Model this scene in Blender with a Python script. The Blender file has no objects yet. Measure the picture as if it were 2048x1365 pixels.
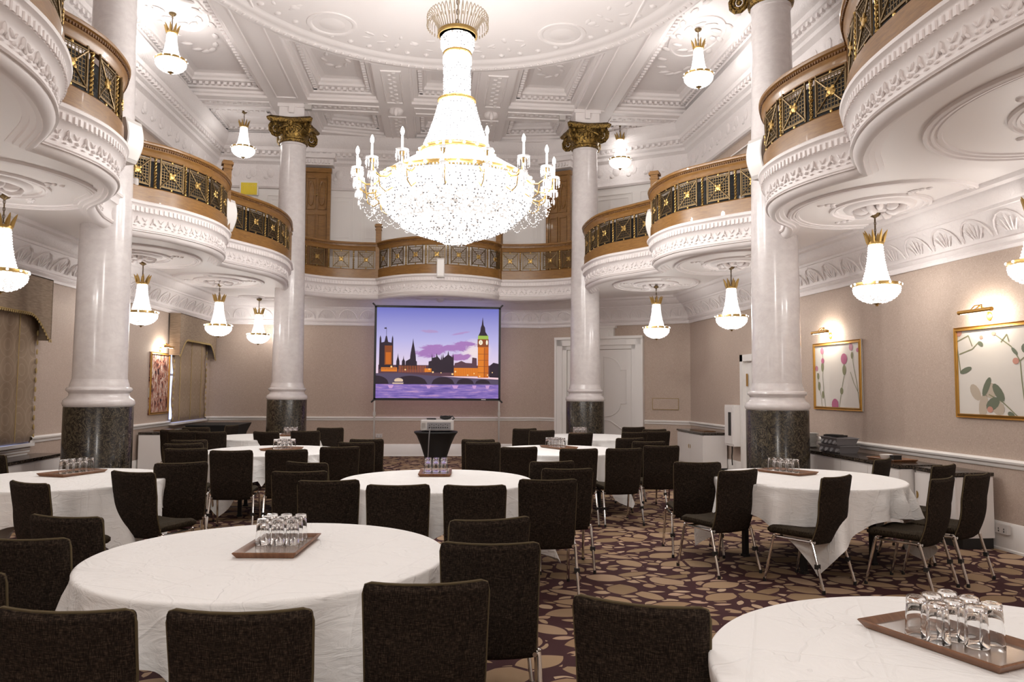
import bpy, math, random
from mathutils import Vector, Matrix, geometry
random.seed(7)
sc = bpy.context.scene
COL = sc.collection
PI = math.pi
R = math.radians

# ------------------------------------------------------------------ camera, world, exposure
PSI, THE, ROL, FPX = 0.0985, 0.0630, 0.0062, 1495.6
F = Vector((math.sin(PSI)*math.cos(THE), math.cos(PSI)*math.cos(THE), math.sin(THE)))
R0 = Vector((math.cos(PSI), -math.sin(PSI), 0)); U0 = R0.cross(F)
RR = R0*math.cos(ROL) + U0*math.sin(ROL); UU = U0*math.cos(ROL) - R0*math.sin(ROL)
cam = bpy.data.cameras.new('camera'); camo = bpy.data.objects.new('camera', cam); COL.objects.link(camo)
cam.sensor_width = 36; cam.lens = FPX/2048*36; cam.clip_end = 100; cam.clip_start = .05
camo.matrix_world = Matrix(((RR.x, UU.x, -F.x, 0), (RR.y, UU.y, -F.y, 0), (RR.z, UU.z, -F.z, 1.58), (0, 0, 0, 1)))
sc.camera = camo
w = bpy.data.worlds.new('world'); sc.world = w; w.use_nodes = True
w.node_tree.nodes['Background'].inputs[0].default_value = (.75, .82, 1, 1)
w.node_tree.nodes['Background'].inputs[1].default_value = .4
sc.view_settings.view_transform = 'Standard'; sc.view_settings.look = 'None'
sc.view_settings.exposure = 0.53; sc.view_settings.gamma = 1; sc.view_settings.use_curve_mapping = False
sc.cycles.max_bounces = 16; sc.cycles.diffuse_bounces = 6; sc.cycles.glossy_bounces = 3
sc.cycles.transmission_bounces = 16; sc.cycles.caustics_reflective = False; sc.cycles.caustics_refractive = False
sc.cycles.sample_clamp_indirect = 6; sc.cycles.use_denoising = True
E_CH, E_PEN, P_CH, P_PEN = 2.6, 3.2, 430, 24      # glow of crystals, watts of the bulbs and the added fill

# ------------------------------------------------------------------ materials
def nmat(name):
    m = bpy.data.materials.new(name); m.use_nodes = True
    nt = m.node_tree; return m, nt, nt.nodes['Principled BSDF']
def setp(b, col=None, rough=None, metal=None, spec=None, trans=None, ior=None, coat=None, sheen=None):
    if col: b.inputs['Base Color'].default_value = (*col, 1)
    for k, v in (('Roughness', rough), ('Metallic', metal), ('Specular IOR Level', spec), ('Transmission Weight', trans), ('IOR', ior), ('Coat Weight', coat), ('Sheen Weight', sheen)):
        if v is not None: b.inputs[k].default_value = v
def coords(nt, scale=(1, 1, 1), kind='Object'):
    tc = nt.nodes.new('ShaderNodeTexCoord'); mp = nt.nodes.new('ShaderNodeMapping')
    mp.inputs['Scale'].default_value = scale; nt.links.new(tc.outputs[kind], mp.inputs[0]); return mp.outputs[0]
def noise(nt, vec, scale, detail=3, rough=.5, dist=0):
    n = nt.nodes.new('ShaderNodeTexNoise'); nt.links.new(vec, n.inputs['Vector'])
    for k, v in (('Scale', scale), ('Detail', detail), ('Roughness', rough), ('Distortion', dist)): n.inputs[k].default_value = v
    return n.outputs['Fac']
def ramp(nt, fac, stops):
    r = nt.nodes.new('ShaderNodeValToRGB'); nt.links.new(fac, r.inputs[0]); e = r.color_ramp.elements
    while len(e) < len(stops): e.new(.5)
    for i, (p, c) in enumerate(stops): e[i].position = p; e[i].color = (*c, 1)
    return r.outputs[0]
def bump(nt, b, h, strength=.3, dist=.01):
    n = nt.nodes.new('ShaderNodeBump'); n.inputs['Strength'].default_value = strength; n.inputs['Distance'].default_value = dist
    nt.links.new(h, n.inputs['Height']); nt.links.new(n.outputs[0], b.inputs['Normal'])
def math_(nt, op, a, b=None, c=None):
    n = nt.nodes.new('ShaderNodeMath'); n.operation = op
    for i, v in enumerate((a, b, c)):
        if v is None: continue
        if isinstance(v, (int, float)): n.inputs[i].default_value = v
        else: nt.links.new(v, n.inputs[i])
    return n.outputs[0]
def mixc(nt, f, a, b):
    n = nt.nodes.new('ShaderNodeMix'); n.data_type = 'RGBA'
    for s, v in ((n.inputs[0], f), (n.inputs[6], a), (n.inputs[7], b)):
        if isinstance(v, (int, float)): s.default_value = v
        elif isinstance(v, tuple): s.default_value = (*v, 1)
        else: nt.links.new(v, s)
    return n.outputs[2]
def simple(name, col, rough=.5, metal=0, **k):
    m, nt, b = nmat(name); setp(b, col, rough, metal, **k); return m
def emis(name, col, st, sampling=True):
    m, nt, b = nmat(name); setp(b, (0, 0, 0), .6)
    b.inputs['Emission Color'].default_value = (*col, 1); b.inputs['Emission Strength'].default_value = st
    if not sampling: m.cycles.emission_sampling = 'NONE'
    return m
M = {}
M['plaster'] = simple('plaster', (.80, .755, .745), .55)
m, nt, b = nmat('relief_plaster'); setp(b, (.78, .735, .725), .55)
v = coords(nt); h = noise(nt, v, 14, 4, .6, 1.6); bump(nt, b, h, .55, .02); M['relief'] = m
m, nt, b = nmat('soffit_plaster'); setp(b, (.81, .77, .755), .5)
v = coords(nt); h = noise(nt, v, 3, 2, .5, .4); bump(nt, b, h, .12, .02); M['soffit'] = m
m, nt, b = nmat('wallpaper'); setp(b, None, .7, sheen=.1)
v = coords(nt); n1 = noise(nt, v, 38, 4, .65, 2.2); n2 = noise(nt, v, 6, 2)
c = ramp(nt, n1, [(.30, (.385, .295, .235)), (.55, (.455, .360, .295)), (.72, (.57, .47, .395))])
nt.links.new(mixc(nt, math_(nt, 'MULTIPLY', n2, .18), c, (.54, .43, .37)), b.inputs['Base Color']); bump(nt, b, n1, .12, .004); M['paper'] = m
M['white'] = simple('white_paint', (.80, .775, .75), .38)
M['white2'] = simple('white_cabinet', (.78, .75, .73), .3)
# marble
m, nt, b = nmat('white_marble'); setp(b, None, .22, coat=.2)
v = coords(nt, (1, 1, 1.6)); n1 = noise(nt, v, 2.2, 6, .62, 1.4); n2 = noise(nt, v, 9, 3, .6)
vein = math_(nt, 'SUBTRACT', 1, math_(nt, 'MULTIPLY', math_(nt, 'ABSOLUTE', math_(nt, 'SUBTRACT', n1, .5)), 22))
vein = math_(nt, 'MAXIMUM', vein, 0)
c = ramp(nt, n2, [(.3, (.64, .60, .60)), (.7, (.71, .675, .665))])
nt.links.new(mixc(nt, math_(nt, 'MULTIPLY', vein, .12), c, (.45, .38, .38)), b.inputs['Base Color']); M['marble'] = m
m, nt, b = nmat('dark_marble'); setp(b, None, .26, coat=.1, spec=.4)
v = coords(nt); n1 = noise(nt, v, 8.5, 6, .72, 3.0); n2 = noise(nt, v, 3, 4, .6, 1.5)
vein = math_(nt, 'MAXIMUM', math_(nt, 'SUBTRACT', 1, math_(nt, 'MULTIPLY', math_(nt, 'ABSOLUTE', math_(nt, 'SUBTRACT', n1, .53)), 46)), 0)
c = ramp(nt, n2, [(.40, (.006, .004, .004)), (.6, (.020, .015, .010)), (.75, (.05, .04, .018))])
nt.links.new(mixc(nt, math_(nt, 'MULTIPLY', vein, .6), c, (.30, .25, .15)), b.inputs['Base Color']); M['dark_marble'] = m
m, nt, b = nmat('black_granite'); setp(b, None, .15)
v = coords(nt); n1 = noise(nt, v, 60, 4, .7); nt.links.new(ramp(nt, n1, [(.45, (.014, .012, .011)), (.7, (.16, .12, .09))]), b.inputs['Base Color']); M['granite'] = m
# wood
def wood(name, a, c2, rough=.3, sc_=(3, 3, 22)):
    m, nt, b = nmat(name); setp(b, None, rough, coat=.1)
    v = coords(nt, sc_); n1 = noise(nt, v, 2.2, 4, .6, .8); nt.links.new(ramp(nt, n1, [(.3, a), (.7, c2)]), b.inputs['Base Color']); return m
M['oak'] = wood('oak', (.175, .080, .019), (.29, .145, .038), .36)
M['oak_dark'] = wood('oak_dark', (.11, .05, .018), (.19, .09, .03))
M['tray'] = wood('tray_wood', (.14, .055, .022), (.24, .11, .05), .35, (20, 4, 4))
M['tray_in'] = simple('tray_base', (.20, .15, .12), .12)
M['bronze'] = simple('bronze', (.17, .115, .055), .48, .8)
M['gold'] = simple('gold', (.44, .29, .10), .40, .9)
m, nt, b = nmat('gilding'); setp(b, None, .38, .85)
v = coords(nt); n1 = noise(nt, v, 28, 4, .7, 1.2); nt.links.new(ramp(nt, n1, [(.42, (.035, .018, .006)), (.6, (.42, .27, .075))]), b.inputs['Base Color']); bump(nt, b, n1, .5, .02); M['gild'] = m
M['frame'] = simple('gilt_frame', (.50, .27, .06), .33, .75)
M['chrome'] = simple('chrome', (.72, .70, .68), .14, 1)
M['steel'] = simple('steel', (.55, .54, .53), .3, 1)
M['black'] = simple('black_plastic', (.012, .012, .012), .45)
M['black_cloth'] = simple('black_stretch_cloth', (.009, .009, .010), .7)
M['white_plastic'] = simple('white_plastic', (.55, .52, .50), .5)
M['grey_plastic'] = simple('grey_plastic', (.23, .22, .23), .5)
M['china'] = simple('white_china', (.72, .70, .68), .2)
M['yellow'] = simple('yellow_paper', (.80, .62, .04), .6)
# chair fabric
m, nt, b = nmat('tweed'); setp(b, None, .95, spec=.15)
v = coords(nt, (260, 30, 34)); a1 = noise(nt, v, 1.6, 2, .6); v2 = coords(nt, (30, 30, 280)); a2 = noise(nt, v2, 1.6, 2, .6)
s = math_(nt, 'MULTIPLY', math_(nt, 'ADD', a1, a2), .5)
nt.links.new(ramp(nt, s, [(.38, (.006, .0038, .0026)), (.52, (.021, .0145, .0105)), (.64, (.070, .050, .035))]), b.inputs['Base Color']); bump(nt, b, s, .35, .003); M['tweed'] = m
m, nt, b = nmat('tweed_seat'); setp(b, None, .95, spec=.15)
v = coords(nt, (130, 130, 30)); a1 = noise(nt, v, 1.6, 2, .6); nt.links.new(ramp(nt, a1, [(.38, (.016, .012, .008)), (.66, (.075, .058, .038))]), b.inputs['Base Color']); M['tweed_seat'] = m
M['lit_edge_piping'] = simple('lit_edge_piping', (.085, .062, .028), .9)  # light and nap on the chair edge put into the olive piping colour
# table linen
m, nt, b = nmat('linen'); setp(b, (.88, .88, .87), .75, sheen=.1)
v = coords(nt); n1 = noise(nt, v, 2.4, 3, .55, 1.0)
cr = math_(nt, 'MAXIMUM', math_(nt, 'SUBTRACT', 1, math_(nt, 'MULTIPLY', math_(nt, 'ABSOLUTE', math_(nt, 'SUBTRACT', n1, .5)), 60)), 0)
sx = nt.nodes.new('ShaderNodeSeparateXYZ'); nt.links.new(v, sx.inputs[0]); ir = None
for q in (0, 1):
    f_ = math_(nt, 'ABSOLUTE', math_(nt, 'SUBTRACT', math_(nt, 'FRACT', math_(nt, 'ADD', math_(nt, 'MULTIPLY', sx.outputs[q], 2.7), .5)), .5))
    g_ = math_(nt, 'MAXIMUM', math_(nt, 'SUBTRACT', 1, math_(nt, 'MULTIPLY', f_, 40)), 0); ir = g_ if ir is None else math_(nt, 'MAXIMUM', ir, g_)
n3 = noise(nt, coords(nt, (1, 1, 3)), 5, 4, .6, 2.0)
bump(nt, b, math_(nt, 'ADD', math_(nt, 'ADD', n1, math_(nt, 'MULTIPLY', n3, .35)), math_(nt, 'MULTIPLY', math_(nt, 'MAXIMUM', cr, ir), .12)), .6, .03); M['linen'] = m
# curtains
def fabric(name, a, c2, sc_):
    m, nt, b = nmat(name); setp(b, None, .85); v = coords(nt, sc_); n1 = noise(nt, v, 1, 3, .6)
    nt.links.new(ramp(nt, n1, [(.35, a), (.65, c2)]), b.inputs['Base Color']); return m
M['pelmet'] = fabric('pelmet_cloth', (.21, .15, .10), (.29, .215, .15), (9, 9, 60))
m, nt, b = nmat('blind_cloth'); setp(b, None, .85)
v = coords(nt, (1, 1, 1)); wv = nt.nodes.new('ShaderNodeTexVoronoi'); wv.inputs['Scale'].default_value = 3.2; wv.inputs['Randomness'].default_value = .0; nt.links.new(v, wv.inputs['Vector'])
rg = math_(nt, 'FRACT', math_(nt, 'MULTIPLY', wv.outputs['Distance'], 4))
c = ramp(nt, rg, [(.0, (.40, .30, .215)), (.12, (.33, .245, .17)), (.85, (.35, .26, .18)), (1, (.43, .33, .24))])
nt.links.new(c, b.inputs['Base Color']); M['blind'] = m
M['trimming'] = simple('gold_trimming', (.42, .30, .12), .7)
# carpet
m, nt, b = nmat('leaf_carpet'); setp(b, None, .95)
def leaves(scale, elong, thr, ty, rot, rand=.68):
    tc = nt.nodes.new('ShaderNodeTexCoord'); mp = nt.nodes.new('ShaderNodeMapping'); mp.inputs['Scale'].default_value = (scale, scale*1.12, scale)
    mp.inputs['Rotation'].default_value = (0, 0, rot); mp.inputs['Location'].default_value = (ty, ty*2.3, 0)
    nt.links.new(tc.outputs['Object'], mp.inputs[0])
    vo = nt.nodes.new('ShaderNodeTexVoronoi'); vo.voronoi_dimensions = '2D'; vo.inputs['Scale'].default_value = 1; vo.inputs['Randomness'].default_value = rand
    nt.links.new(mp.outputs[0], vo.inputs['Vector'])
    ve = nt.nodes.new('ShaderNodeTexVoronoi'); ve.voronoi_dimensions = '2D'; ve.feature = 'DISTANCE_TO_EDGE'; ve.inputs['Scale'].default_value = 1; ve.inputs['Randomness'].default_value = rand
    nt.links.new(mp.outputs[0], ve.inputs['Vector'])
    sb = nt.nodes.new('ShaderNodeVectorMath'); sb.operation = 'SUBTRACT'; nt.links.new(mp.outputs[0], sb.inputs[0]); nt.links.new(vo.outputs['Position'], sb.inputs[1])
    sp = nt.nodes.new('ShaderNodeSeparateColor'); nt.links.new(vo.outputs['Color'], sp.inputs[0])
    vr = nt.nodes.new('ShaderNodeVectorRotate'); vr.rotation_type = 'Z_AXIS'; nt.links.new(sb.outputs[0], vr.inputs['Vector'])
    nt.links.new(math_(nt, 'MULTIPLY', sp.outputs[0], 6.28), vr.inputs['Angle'])
    sx = nt.nodes.new('ShaderNodeSeparateXYZ'); nt.links.new(vr.outputs[0], sx.inputs[0])
    a_ = .50; bb = math_(nt, 'ADD', math_(nt, 'MULTIPLY', sp.outputs[1], .22), elong)
    x2 = math_(nt, 'POWER', math_(nt, 'ABSOLUTE', math_(nt, 'DIVIDE', sx.outputs[0], a_)), 2.3)
    half = math_(nt, 'MULTIPLY', math_(nt, 'MAXIMUM', math_(nt, 'SUBTRACT', 1, x2), 0), bb)
    d = math_(nt, 'SUBTRACT', half, math_(nt, 'ABSOLUTE', sx.outputs[1]))
    d = math_(nt, 'MINIMUM', d, math_(nt, 'SUBTRACT', ve.outputs['Distance'], .03))
    return math_(nt, 'GREATER_THAN', d, thr), sp.outputs[2], d
f1, c1, d1 = leaves(2.75, .17, .012, 0.0, .3)
f2, c2_, d2 = leaves(6.6, .16, .03, 3.7, 1.1)
tan1 = ramp(nt, c1, [(0, (.34, .215, .115)), (.35, (.44, .30, .18)), (.7, (.27, .175, .09)), (1, (.52, .36, .24))])
tan2 = ramp(nt, c2_, [(0, (.55, .37, .26)), (.5, (.36, .24, .13)), (1, (.60, .44, .30))])
keep = math_(nt, 'MULTIPLY', f2, math_(nt, 'LESS_THAN', d1, -.05))
fn = noise(nt, coords(nt), 220, 2, .6)
base = mixc(nt, fn, (.034, .003, .006), (.056, .007, .010))
cc = mixc(nt, keep, base, tan2); cc = mixc(nt, f1, cc, tan1)
cc = mixc(nt, math_(nt, 'MULTIPLY', fn, .25), cc, (.02, .012, .01))
nt.links.new(cc, b.inputs['Base Color']); bump(nt, b, fn, .2, .004); M['carpet'] = m
# glass and lights
m, nt, b = nmat('clear_glass'); setp(b, (1, 1, 1), .0, trans=1, ior=1.38); M['glass'] = m
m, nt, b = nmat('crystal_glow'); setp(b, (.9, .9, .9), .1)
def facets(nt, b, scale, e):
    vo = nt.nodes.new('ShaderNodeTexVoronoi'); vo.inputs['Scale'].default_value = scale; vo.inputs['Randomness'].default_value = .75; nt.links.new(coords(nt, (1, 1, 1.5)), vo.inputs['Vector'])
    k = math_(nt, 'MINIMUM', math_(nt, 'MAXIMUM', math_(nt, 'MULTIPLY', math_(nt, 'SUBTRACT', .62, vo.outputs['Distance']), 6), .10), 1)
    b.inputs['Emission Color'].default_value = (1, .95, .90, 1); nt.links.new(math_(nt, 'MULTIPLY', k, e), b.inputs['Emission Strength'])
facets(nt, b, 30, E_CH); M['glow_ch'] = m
m, nt, b = nmat('pendant_glow'); setp(b, (.9, .9, .9), .1); facets(nt, b, 52, E_PEN); M['glow_pen'] = m
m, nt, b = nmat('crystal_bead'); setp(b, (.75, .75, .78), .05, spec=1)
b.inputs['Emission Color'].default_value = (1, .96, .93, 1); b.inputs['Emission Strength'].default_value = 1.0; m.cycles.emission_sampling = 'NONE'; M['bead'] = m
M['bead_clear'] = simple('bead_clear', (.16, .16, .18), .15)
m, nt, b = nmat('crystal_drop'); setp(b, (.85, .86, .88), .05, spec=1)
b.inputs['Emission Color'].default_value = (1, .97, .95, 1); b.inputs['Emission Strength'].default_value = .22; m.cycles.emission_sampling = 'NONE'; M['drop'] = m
M['crown_crystal'] = simple('crown_crystal', (.50, .42, .32), .15, .35)
M['bulb'] = emis('lit_bulb', (1, .95, .9), 14, False)
M['candle'] = emis('candle_sleeve', (1, .97, .94), 1.1, False)
M['daylight'] = emis('daylit_pane', (.45, .55, 1), 1.6)
M['lampstrip'] = emis('lit_tube', (1, .9, .78), 8)

# ------------------------------------------------------------------ mesh builder
class MB:
    def __init__(s): s.v = []; s.f = []; s.mi = []; s.cur = 0
    def add(s, vs, fs):
        o = len(s.v); s.v += [tuple(x) for x in vs]
        for f in fs: s.f.append([i+o for i in f]); s.mi.append(s.cur)
        return s
    def box(s, c, d, rz=0, m=None):
        x, y, z = d[0]/2, d[1]/2, d[2]/2; cs, sn = math.cos(rz), math.sin(rz); vs = []
        for dz in (-z, z):
            for dx, dy in ((-x, -y), (x, -y), (x, y), (-x, y)): vs.append((c[0]+dx*cs-dy*sn, c[1]+dx*sn+dy*cs, c[2]+dz))
        if m: vs = [tuple(m @ Vector(q)) for q in vs]
        return s.add(vs, [(0, 3, 2, 1), (4, 5, 6, 7), (0, 1, 5, 4), (1, 2, 6, 5), (2, 3, 7, 6), (3, 0, 4, 7)])
    def tube(s, pts, r, n=8, closed=False, caps=True):
        pts = [Vector(p) for p in pts]; k = len(pts); rs = r if isinstance(r, (list, tuple)) else [r]*k
        vs = []; fs = []; ref = None
        for i, p in enumerate(pts):
            a = pts[(i-1) % k] if (closed or i > 0) else p; b = pts[(i+1) % k] if (closed or i < k-1) else p
            t = (b-a).normalized()
            if ref is None: ref = Vector((0, 0, 1)) if abs(t.z) < .9 else Vector((1, 0, 0))
            x = (ref - t*ref.dot(t)).normalized(); y = t.cross(x); ref = x
            for j in range(n):
                a_ = 2*PI*j/n; vs.append(p + (x*math.cos(a_) + y*math.sin(a_))*rs[i])
        for i in range(k if closed else k-1):
            i2 = (i+1) % k
            for j in range(n): fs.append((i*n+j, i*n+(j+1) % n, i2*n+(j+1) % n, i2*n+j))
        if caps and not closed: fs += [tuple(range(n))[::-1], tuple((k-1)*n+j for j in range(n))]
        return s.add(vs, fs)
    def lathe(s, prof, n=32, c=(0, 0, 0), sx=1, sy=1, rz=0):
        vs = []; fs = []; cs, sn = math.cos(rz), math.sin(rz)
        for (r, z) in prof:
            for j in range(n):
                a = 2*PI*j/n; x, y = r*math.cos(a)*sx, r*math.sin(a)*sy
                vs.append((c[0]+x*cs-y*sn, c[1]+x*sn+y*cs, c[2]+z))
        for i in range(len(prof)-1):
            for j in range(n): fs.append((i*n+j, i*n+(j+1) % n, (i+1)*n+(j+1) % n, (i+1)*n+j))
        if prof[0][0] > 1e-4: fs.append(tuple(range(n))[::-1])
        if prof[-1][0] > 1e-4: fs.append(tuple((len(prof)-1)*n+j for j in range(n)))
        return s.add(vs, fs)
    def sweep(s, path, prof, closed=False, pclosed=False):
        # path 2D pts, prof list (d,z): d = metres to the left of travel
        nrm = normals(path, closed); k = len(prof); vs = []; fs = []
        for (p, nn) in zip(path, nrm):
            for d, z in prof: vs.append((p[0]+nn[0]*d, p[1]+nn[1]*d, z))
        L = len(path)
        for i in range(L if closed else L-1):
            i2 = (i+1) % L
            for j in range(k if pclosed else k-1):
                j2 = (j+1) % k; fs.append((i*k+j, i2*k+j, i2*k+j2, i*k+j2))
        if pclosed and not closed: fs += [tuple(range(k)), tuple((L-1)*k+j for j in range(k))[::-1]]
        return s.add(vs, fs)
    def blob(s, c, r, n=6, m=4, rot=None):
        vs = [(0, 0, -1)]; fs = []
        for i in range(1, m):
            a = PI*i/m
            for j in range(n): vs.append((math.sin(a)*math.cos(2*PI*j/n), math.sin(a)*math.sin(2*PI*j/n), -math.cos(a)))
        vs.append((0, 0, 1)); L = len(vs)-1
        for j in range(n):
            fs.append((0, 1+(j+1) % n, 1+j)); fs.append((L, L-n+j, L-n+(j+1) % n))
            for i in range(m-2): a = 1+i*n; fs.append((a+j, a+(j+1) % n, a+n+(j+1) % n, a+n+j))
        q = []
        for x in vs:
            p = Vector((x[0]*r[0], x[1]*r[1], x[2]*r[2]))
            if rot: p = rot @ p
            q.append((p.x+c[0], p.y+c[1], p.z+c[2]))
        return s.add(q, fs)
    def poly(s, pts): return s.add(pts, [tuple(range(len(pts)))])
    def prism(s, pts2, y0, y1, f):
        # pts2 outline, f(a,b,depth)->xyz
        n = len(pts2); vs = [f(a, b, y0) for a, b in pts2]+[f(a, b, y1) for a, b in pts2]
        return s.add(vs, [tuple(range(n)), tuple(range(n, 2*n))[::-1]]+[(i, i+n, (i+1) % n+n, (i+1) % n) for i in range(n)])
    def build(s, name, mats, parent=None, smooth=35, loc=(0, 0, 0), rz=0):
        me = bpy.data.meshes.new(name); me.from_pydata(s.v, [], s.f); me.update()
        if not isinstance(mats, (list, tuple)): mats = [mats]
        for q in mats: me.materials.append(M[q] if isinstance(q, str) else q)
        if len(mats) > 1: me.polygons.foreach_set('material_index', s.mi)
        if smooth:
            me.polygons.foreach_set('use_smooth', [True]*len(me.polygons)); me.set_sharp_from_angle(angle=R(smooth))
        o = bpy.data.objects.new(name, me); COL.objects.link(o)
        if parent: o.parent = parent
        o.location = loc; o.rotation_euler = (0, 0, rz); return o
def normals(path, closed=False):
    out = []; L = len(path)
    for i in range(L):
        a = path[(i-1) % L] if (closed or i > 0) else None; b = path[(i+1) % L] if (closed or i < L-1) else None
        p = path[i]; ns = []
        for u, v_ in ((a, p), (p, b)):
            if u is None or v_ is None: continue
            dx, dy = v_[0]-u[0], v_[1]-u[1]; l = math.hypot(dx, dy) or 1; ns.append((-dy/l, dx/l))
        x = sum(q[0] for q in ns); y = sum(q[1] for q in ns); l = math.hypot(x, y) or 1; x /= l; y /= l
        k = 1/max(.62, x*ns[0][0]+y*ns[0][1]); out.append((x*k, y*k))
    return out
def spline(P, n=6):
    out = []
    for i in range(len(P)-1):
        a = P[max(i-1, 0)]; b = P[i]; c = P[i+1]; d = P[min(i+2, len(P)-1)]
        for k in range(n):
            t = k/n
            out.append(tuple(.5*((2*b[j])+(-a[j]+c[j])*t+(2*a[j]-5*b[j]+4*c[j]-d[j])*t*t+(-a[j]+3*b[j]-3*c[j]+d[j])*t**3) for j in range(len(b))))
    out.append(tuple(P[-1])); return out
def along(path, step, start=None):
    # equally spaced (point, angle) along a 2D path
    seg = []; tot = 0
    for a, b in zip(path, path[1:]): l = math.hypot(b[0]-a[0], b[1]-a[1]); seg.append((tot, l, a, b)); tot += l
    n = max(1, int(round(tot/step))); st = tot/n; out = []
    k0 = .5 if start is None else start
    for i in range(n):
        d = (i+k0)*st
        for (t0, l, a, b) in seg:
            if t0 <= d <= t0+l and l > 0:
                t = (d-t0)/l; out.append(((a[0]+(b[0]-a[0])*t, a[1]+(b[1]-a[1])*t), math.atan2(b[1]-a[1], b[0]-a[0]))); break
    return out
def thing(name, label, cat, loc=(0, 0, 0), rz=0, group=None):
    o = bpy.data.objects.new(name, None); COL.objects.link(o); o.location = loc; o.rotation_euler = (0, 0, rz); o.empty_display_size = .1
    return tag(o, label, cat, group)
def tag(o, label, cat, group=None):
    o['label'] = label; o['category'] = cat
    if group: o['group'] = group
    return o
def struct(o): o['kind'] = 'structure'; return o
def dup(root, loc, rz=0, label=None, group=None, scale=None):
    c = root.copy(); COL.objects.link(c); c.location = loc; c.rotation_euler = (0, 0, rz)
    if label: c['label'] = label
    if group: c['group'] = group
    for ch in list(root.children):
        d = ch.copy(); COL.objects.link(d); d.parent = c
        for g in list(ch.children): e = g.copy(); COL.objects.link(e); e.parent = d
    return c
def light(name, loc, power, size, col=(1, .968, .932)):
    l = bpy.data.lights.new(name, 'POINT'); l.energy = power; l.shadow_soft_size = size; l.color = col
    o = bpy.data.objects.new(name, l); COL.objects.link(o); o.location = loc; return o

# ------------------------------------------------------------------ room outline
def XLW(y): return -5.672+.030*y
def XRW(y): return 5.844-.029*y
Y0, YE = -2.6, 17.55
CR, CE = (XRW(15.6), 15.6), (2.4, 17.5)
OUT = [(XLW(Y0), Y0), (XRW(Y0), Y0), CR, CE, (XLW(YE), YE)]
ZS, ZG, ZC = 3.58, 3.97, 7.35      # soffit, gallery floor, upper ceiling
XC = .06
struct(MB().poly([(x, y, 0) for x, y in [(-6.2, -3), (6.4, -3), (6.4, 18), (-6.2, 18)]]).build('floor', 'carpet', smooth=0))
def wall(name, a, b, z0, z1, mat, th=.2, hole=None):
    # slab whose room face runs a->b (room on the left of travel)
    dx, dy = b[0]-a[0], b[1]-a[1]; l = math.hypot(dx, dy); nx, ny = dy/l, -dx/l; mb = MB()
    def P(s, z, t): return (a[0]+dx*s/l+nx*t, a[1]+dy*s/l+ny*t, z)
    def slab(s0, s1, q0, q1):
        mb.add([P(s, z, t) for t in (0, th) for s, z in ((s0, q0), (s1, q0), (s1, q1), (s0, q1))], [(0, 1, 2, 3), (7, 6, 5, 4), (0, 4, 5, 1), (1, 5, 6, 2), (2, 6, 7, 3), (3, 7, 4, 0)])
    if not hole: slab(0, l, z0, z1)
    else:
        cur = 0
        for (s0, s1, q0, q1) in hole:
            slab(cur, s0, z0, z1); slab(s0, s1, z0, q0); slab(s0, s1, q1, z1); cur = s1
        slab(cur, l, z0, z1)
    return struct(mb.build(name, mat, smooth=0))
# left wall is travelled from far to near (room on the left hand)
La, Lb = (XLW(YE), YE), (XLW(Y0), Y0)
def sL(y): return (YE-y)*math.hypot(1, .03)
WIN = [(15.25, 17.25), (8.0, 10.5)]
wall('wall_left', La, Lb, 0, ZC, 'paper', .2, [(sL(WIN[0][1]), sL(WIN[0][0]), .86, 2.75), (sL(WIN[1][1]), sL(WIN[1][0]), .82, 2.75)])
wall('wall_right', (XRW(Y0), Y0), CR, 0, ZC, 'paper')
wall('wall_corner', CR, CE, 0, ZC, 'paper')
wall('wall_back', CE, (XLW(YE), YE), 0, ZC, 'paper')
wall('wall_front', (XLW(Y0), Y0), (XRW(Y0), Y0), 0, ZC, 'paper')
WP = [(XRW(Y0), Y0), CR, CE, (XLW(YE), YE), (XLW(Y0), Y0)]   # room on the left
# dado rail, skirting
dado = [(0, .815), (.012, .815), (.02, .83), (.02, .85), (.045, .865), (.05, .885), (.03, .90), (0, .905)]
skirt = [(0, .28), (.018, .275), (.03, .25), (.03, .03), (.04, .02), (.04, 0)]
CRN = [(0, 3.0), (.03, 3.0), (.04, 3.03), (.03, 3.06), (.06, 3.08), (.07, 3.10), (.05, 3.12), (.06, 3.17), (.12, 3.28), (.19, 3.36), (.20, 3.38), (.23, 3.38), (.24, 3.41), (.28, 3.42), (.33, 3.47), (.36, 3.50), (.37, 3.53), (.44, 3.54), (.46, 3.57), (.46, ZS+.01)]
segs = {'right': WP[0:2], 'corner': WP[1:3], 'back': WP[2:4], 'left': WP[3:5]}
sd = {'corner': [(0.0, .42), (2.53, 9)], }
def cut(a, b, s0, s1):
    l = math.hypot(b[0]-a[0], b[1]-a[1]); s1 = min(s1, l); u = ((b[0]-a[0])/l, (b[1]-a[1])/l)
    return [(a[0]+u[0]*s0, a[1]+u[1]*s0), (a[0]+u[0]*s1, a[1]+u[1]*s1)]
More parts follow.
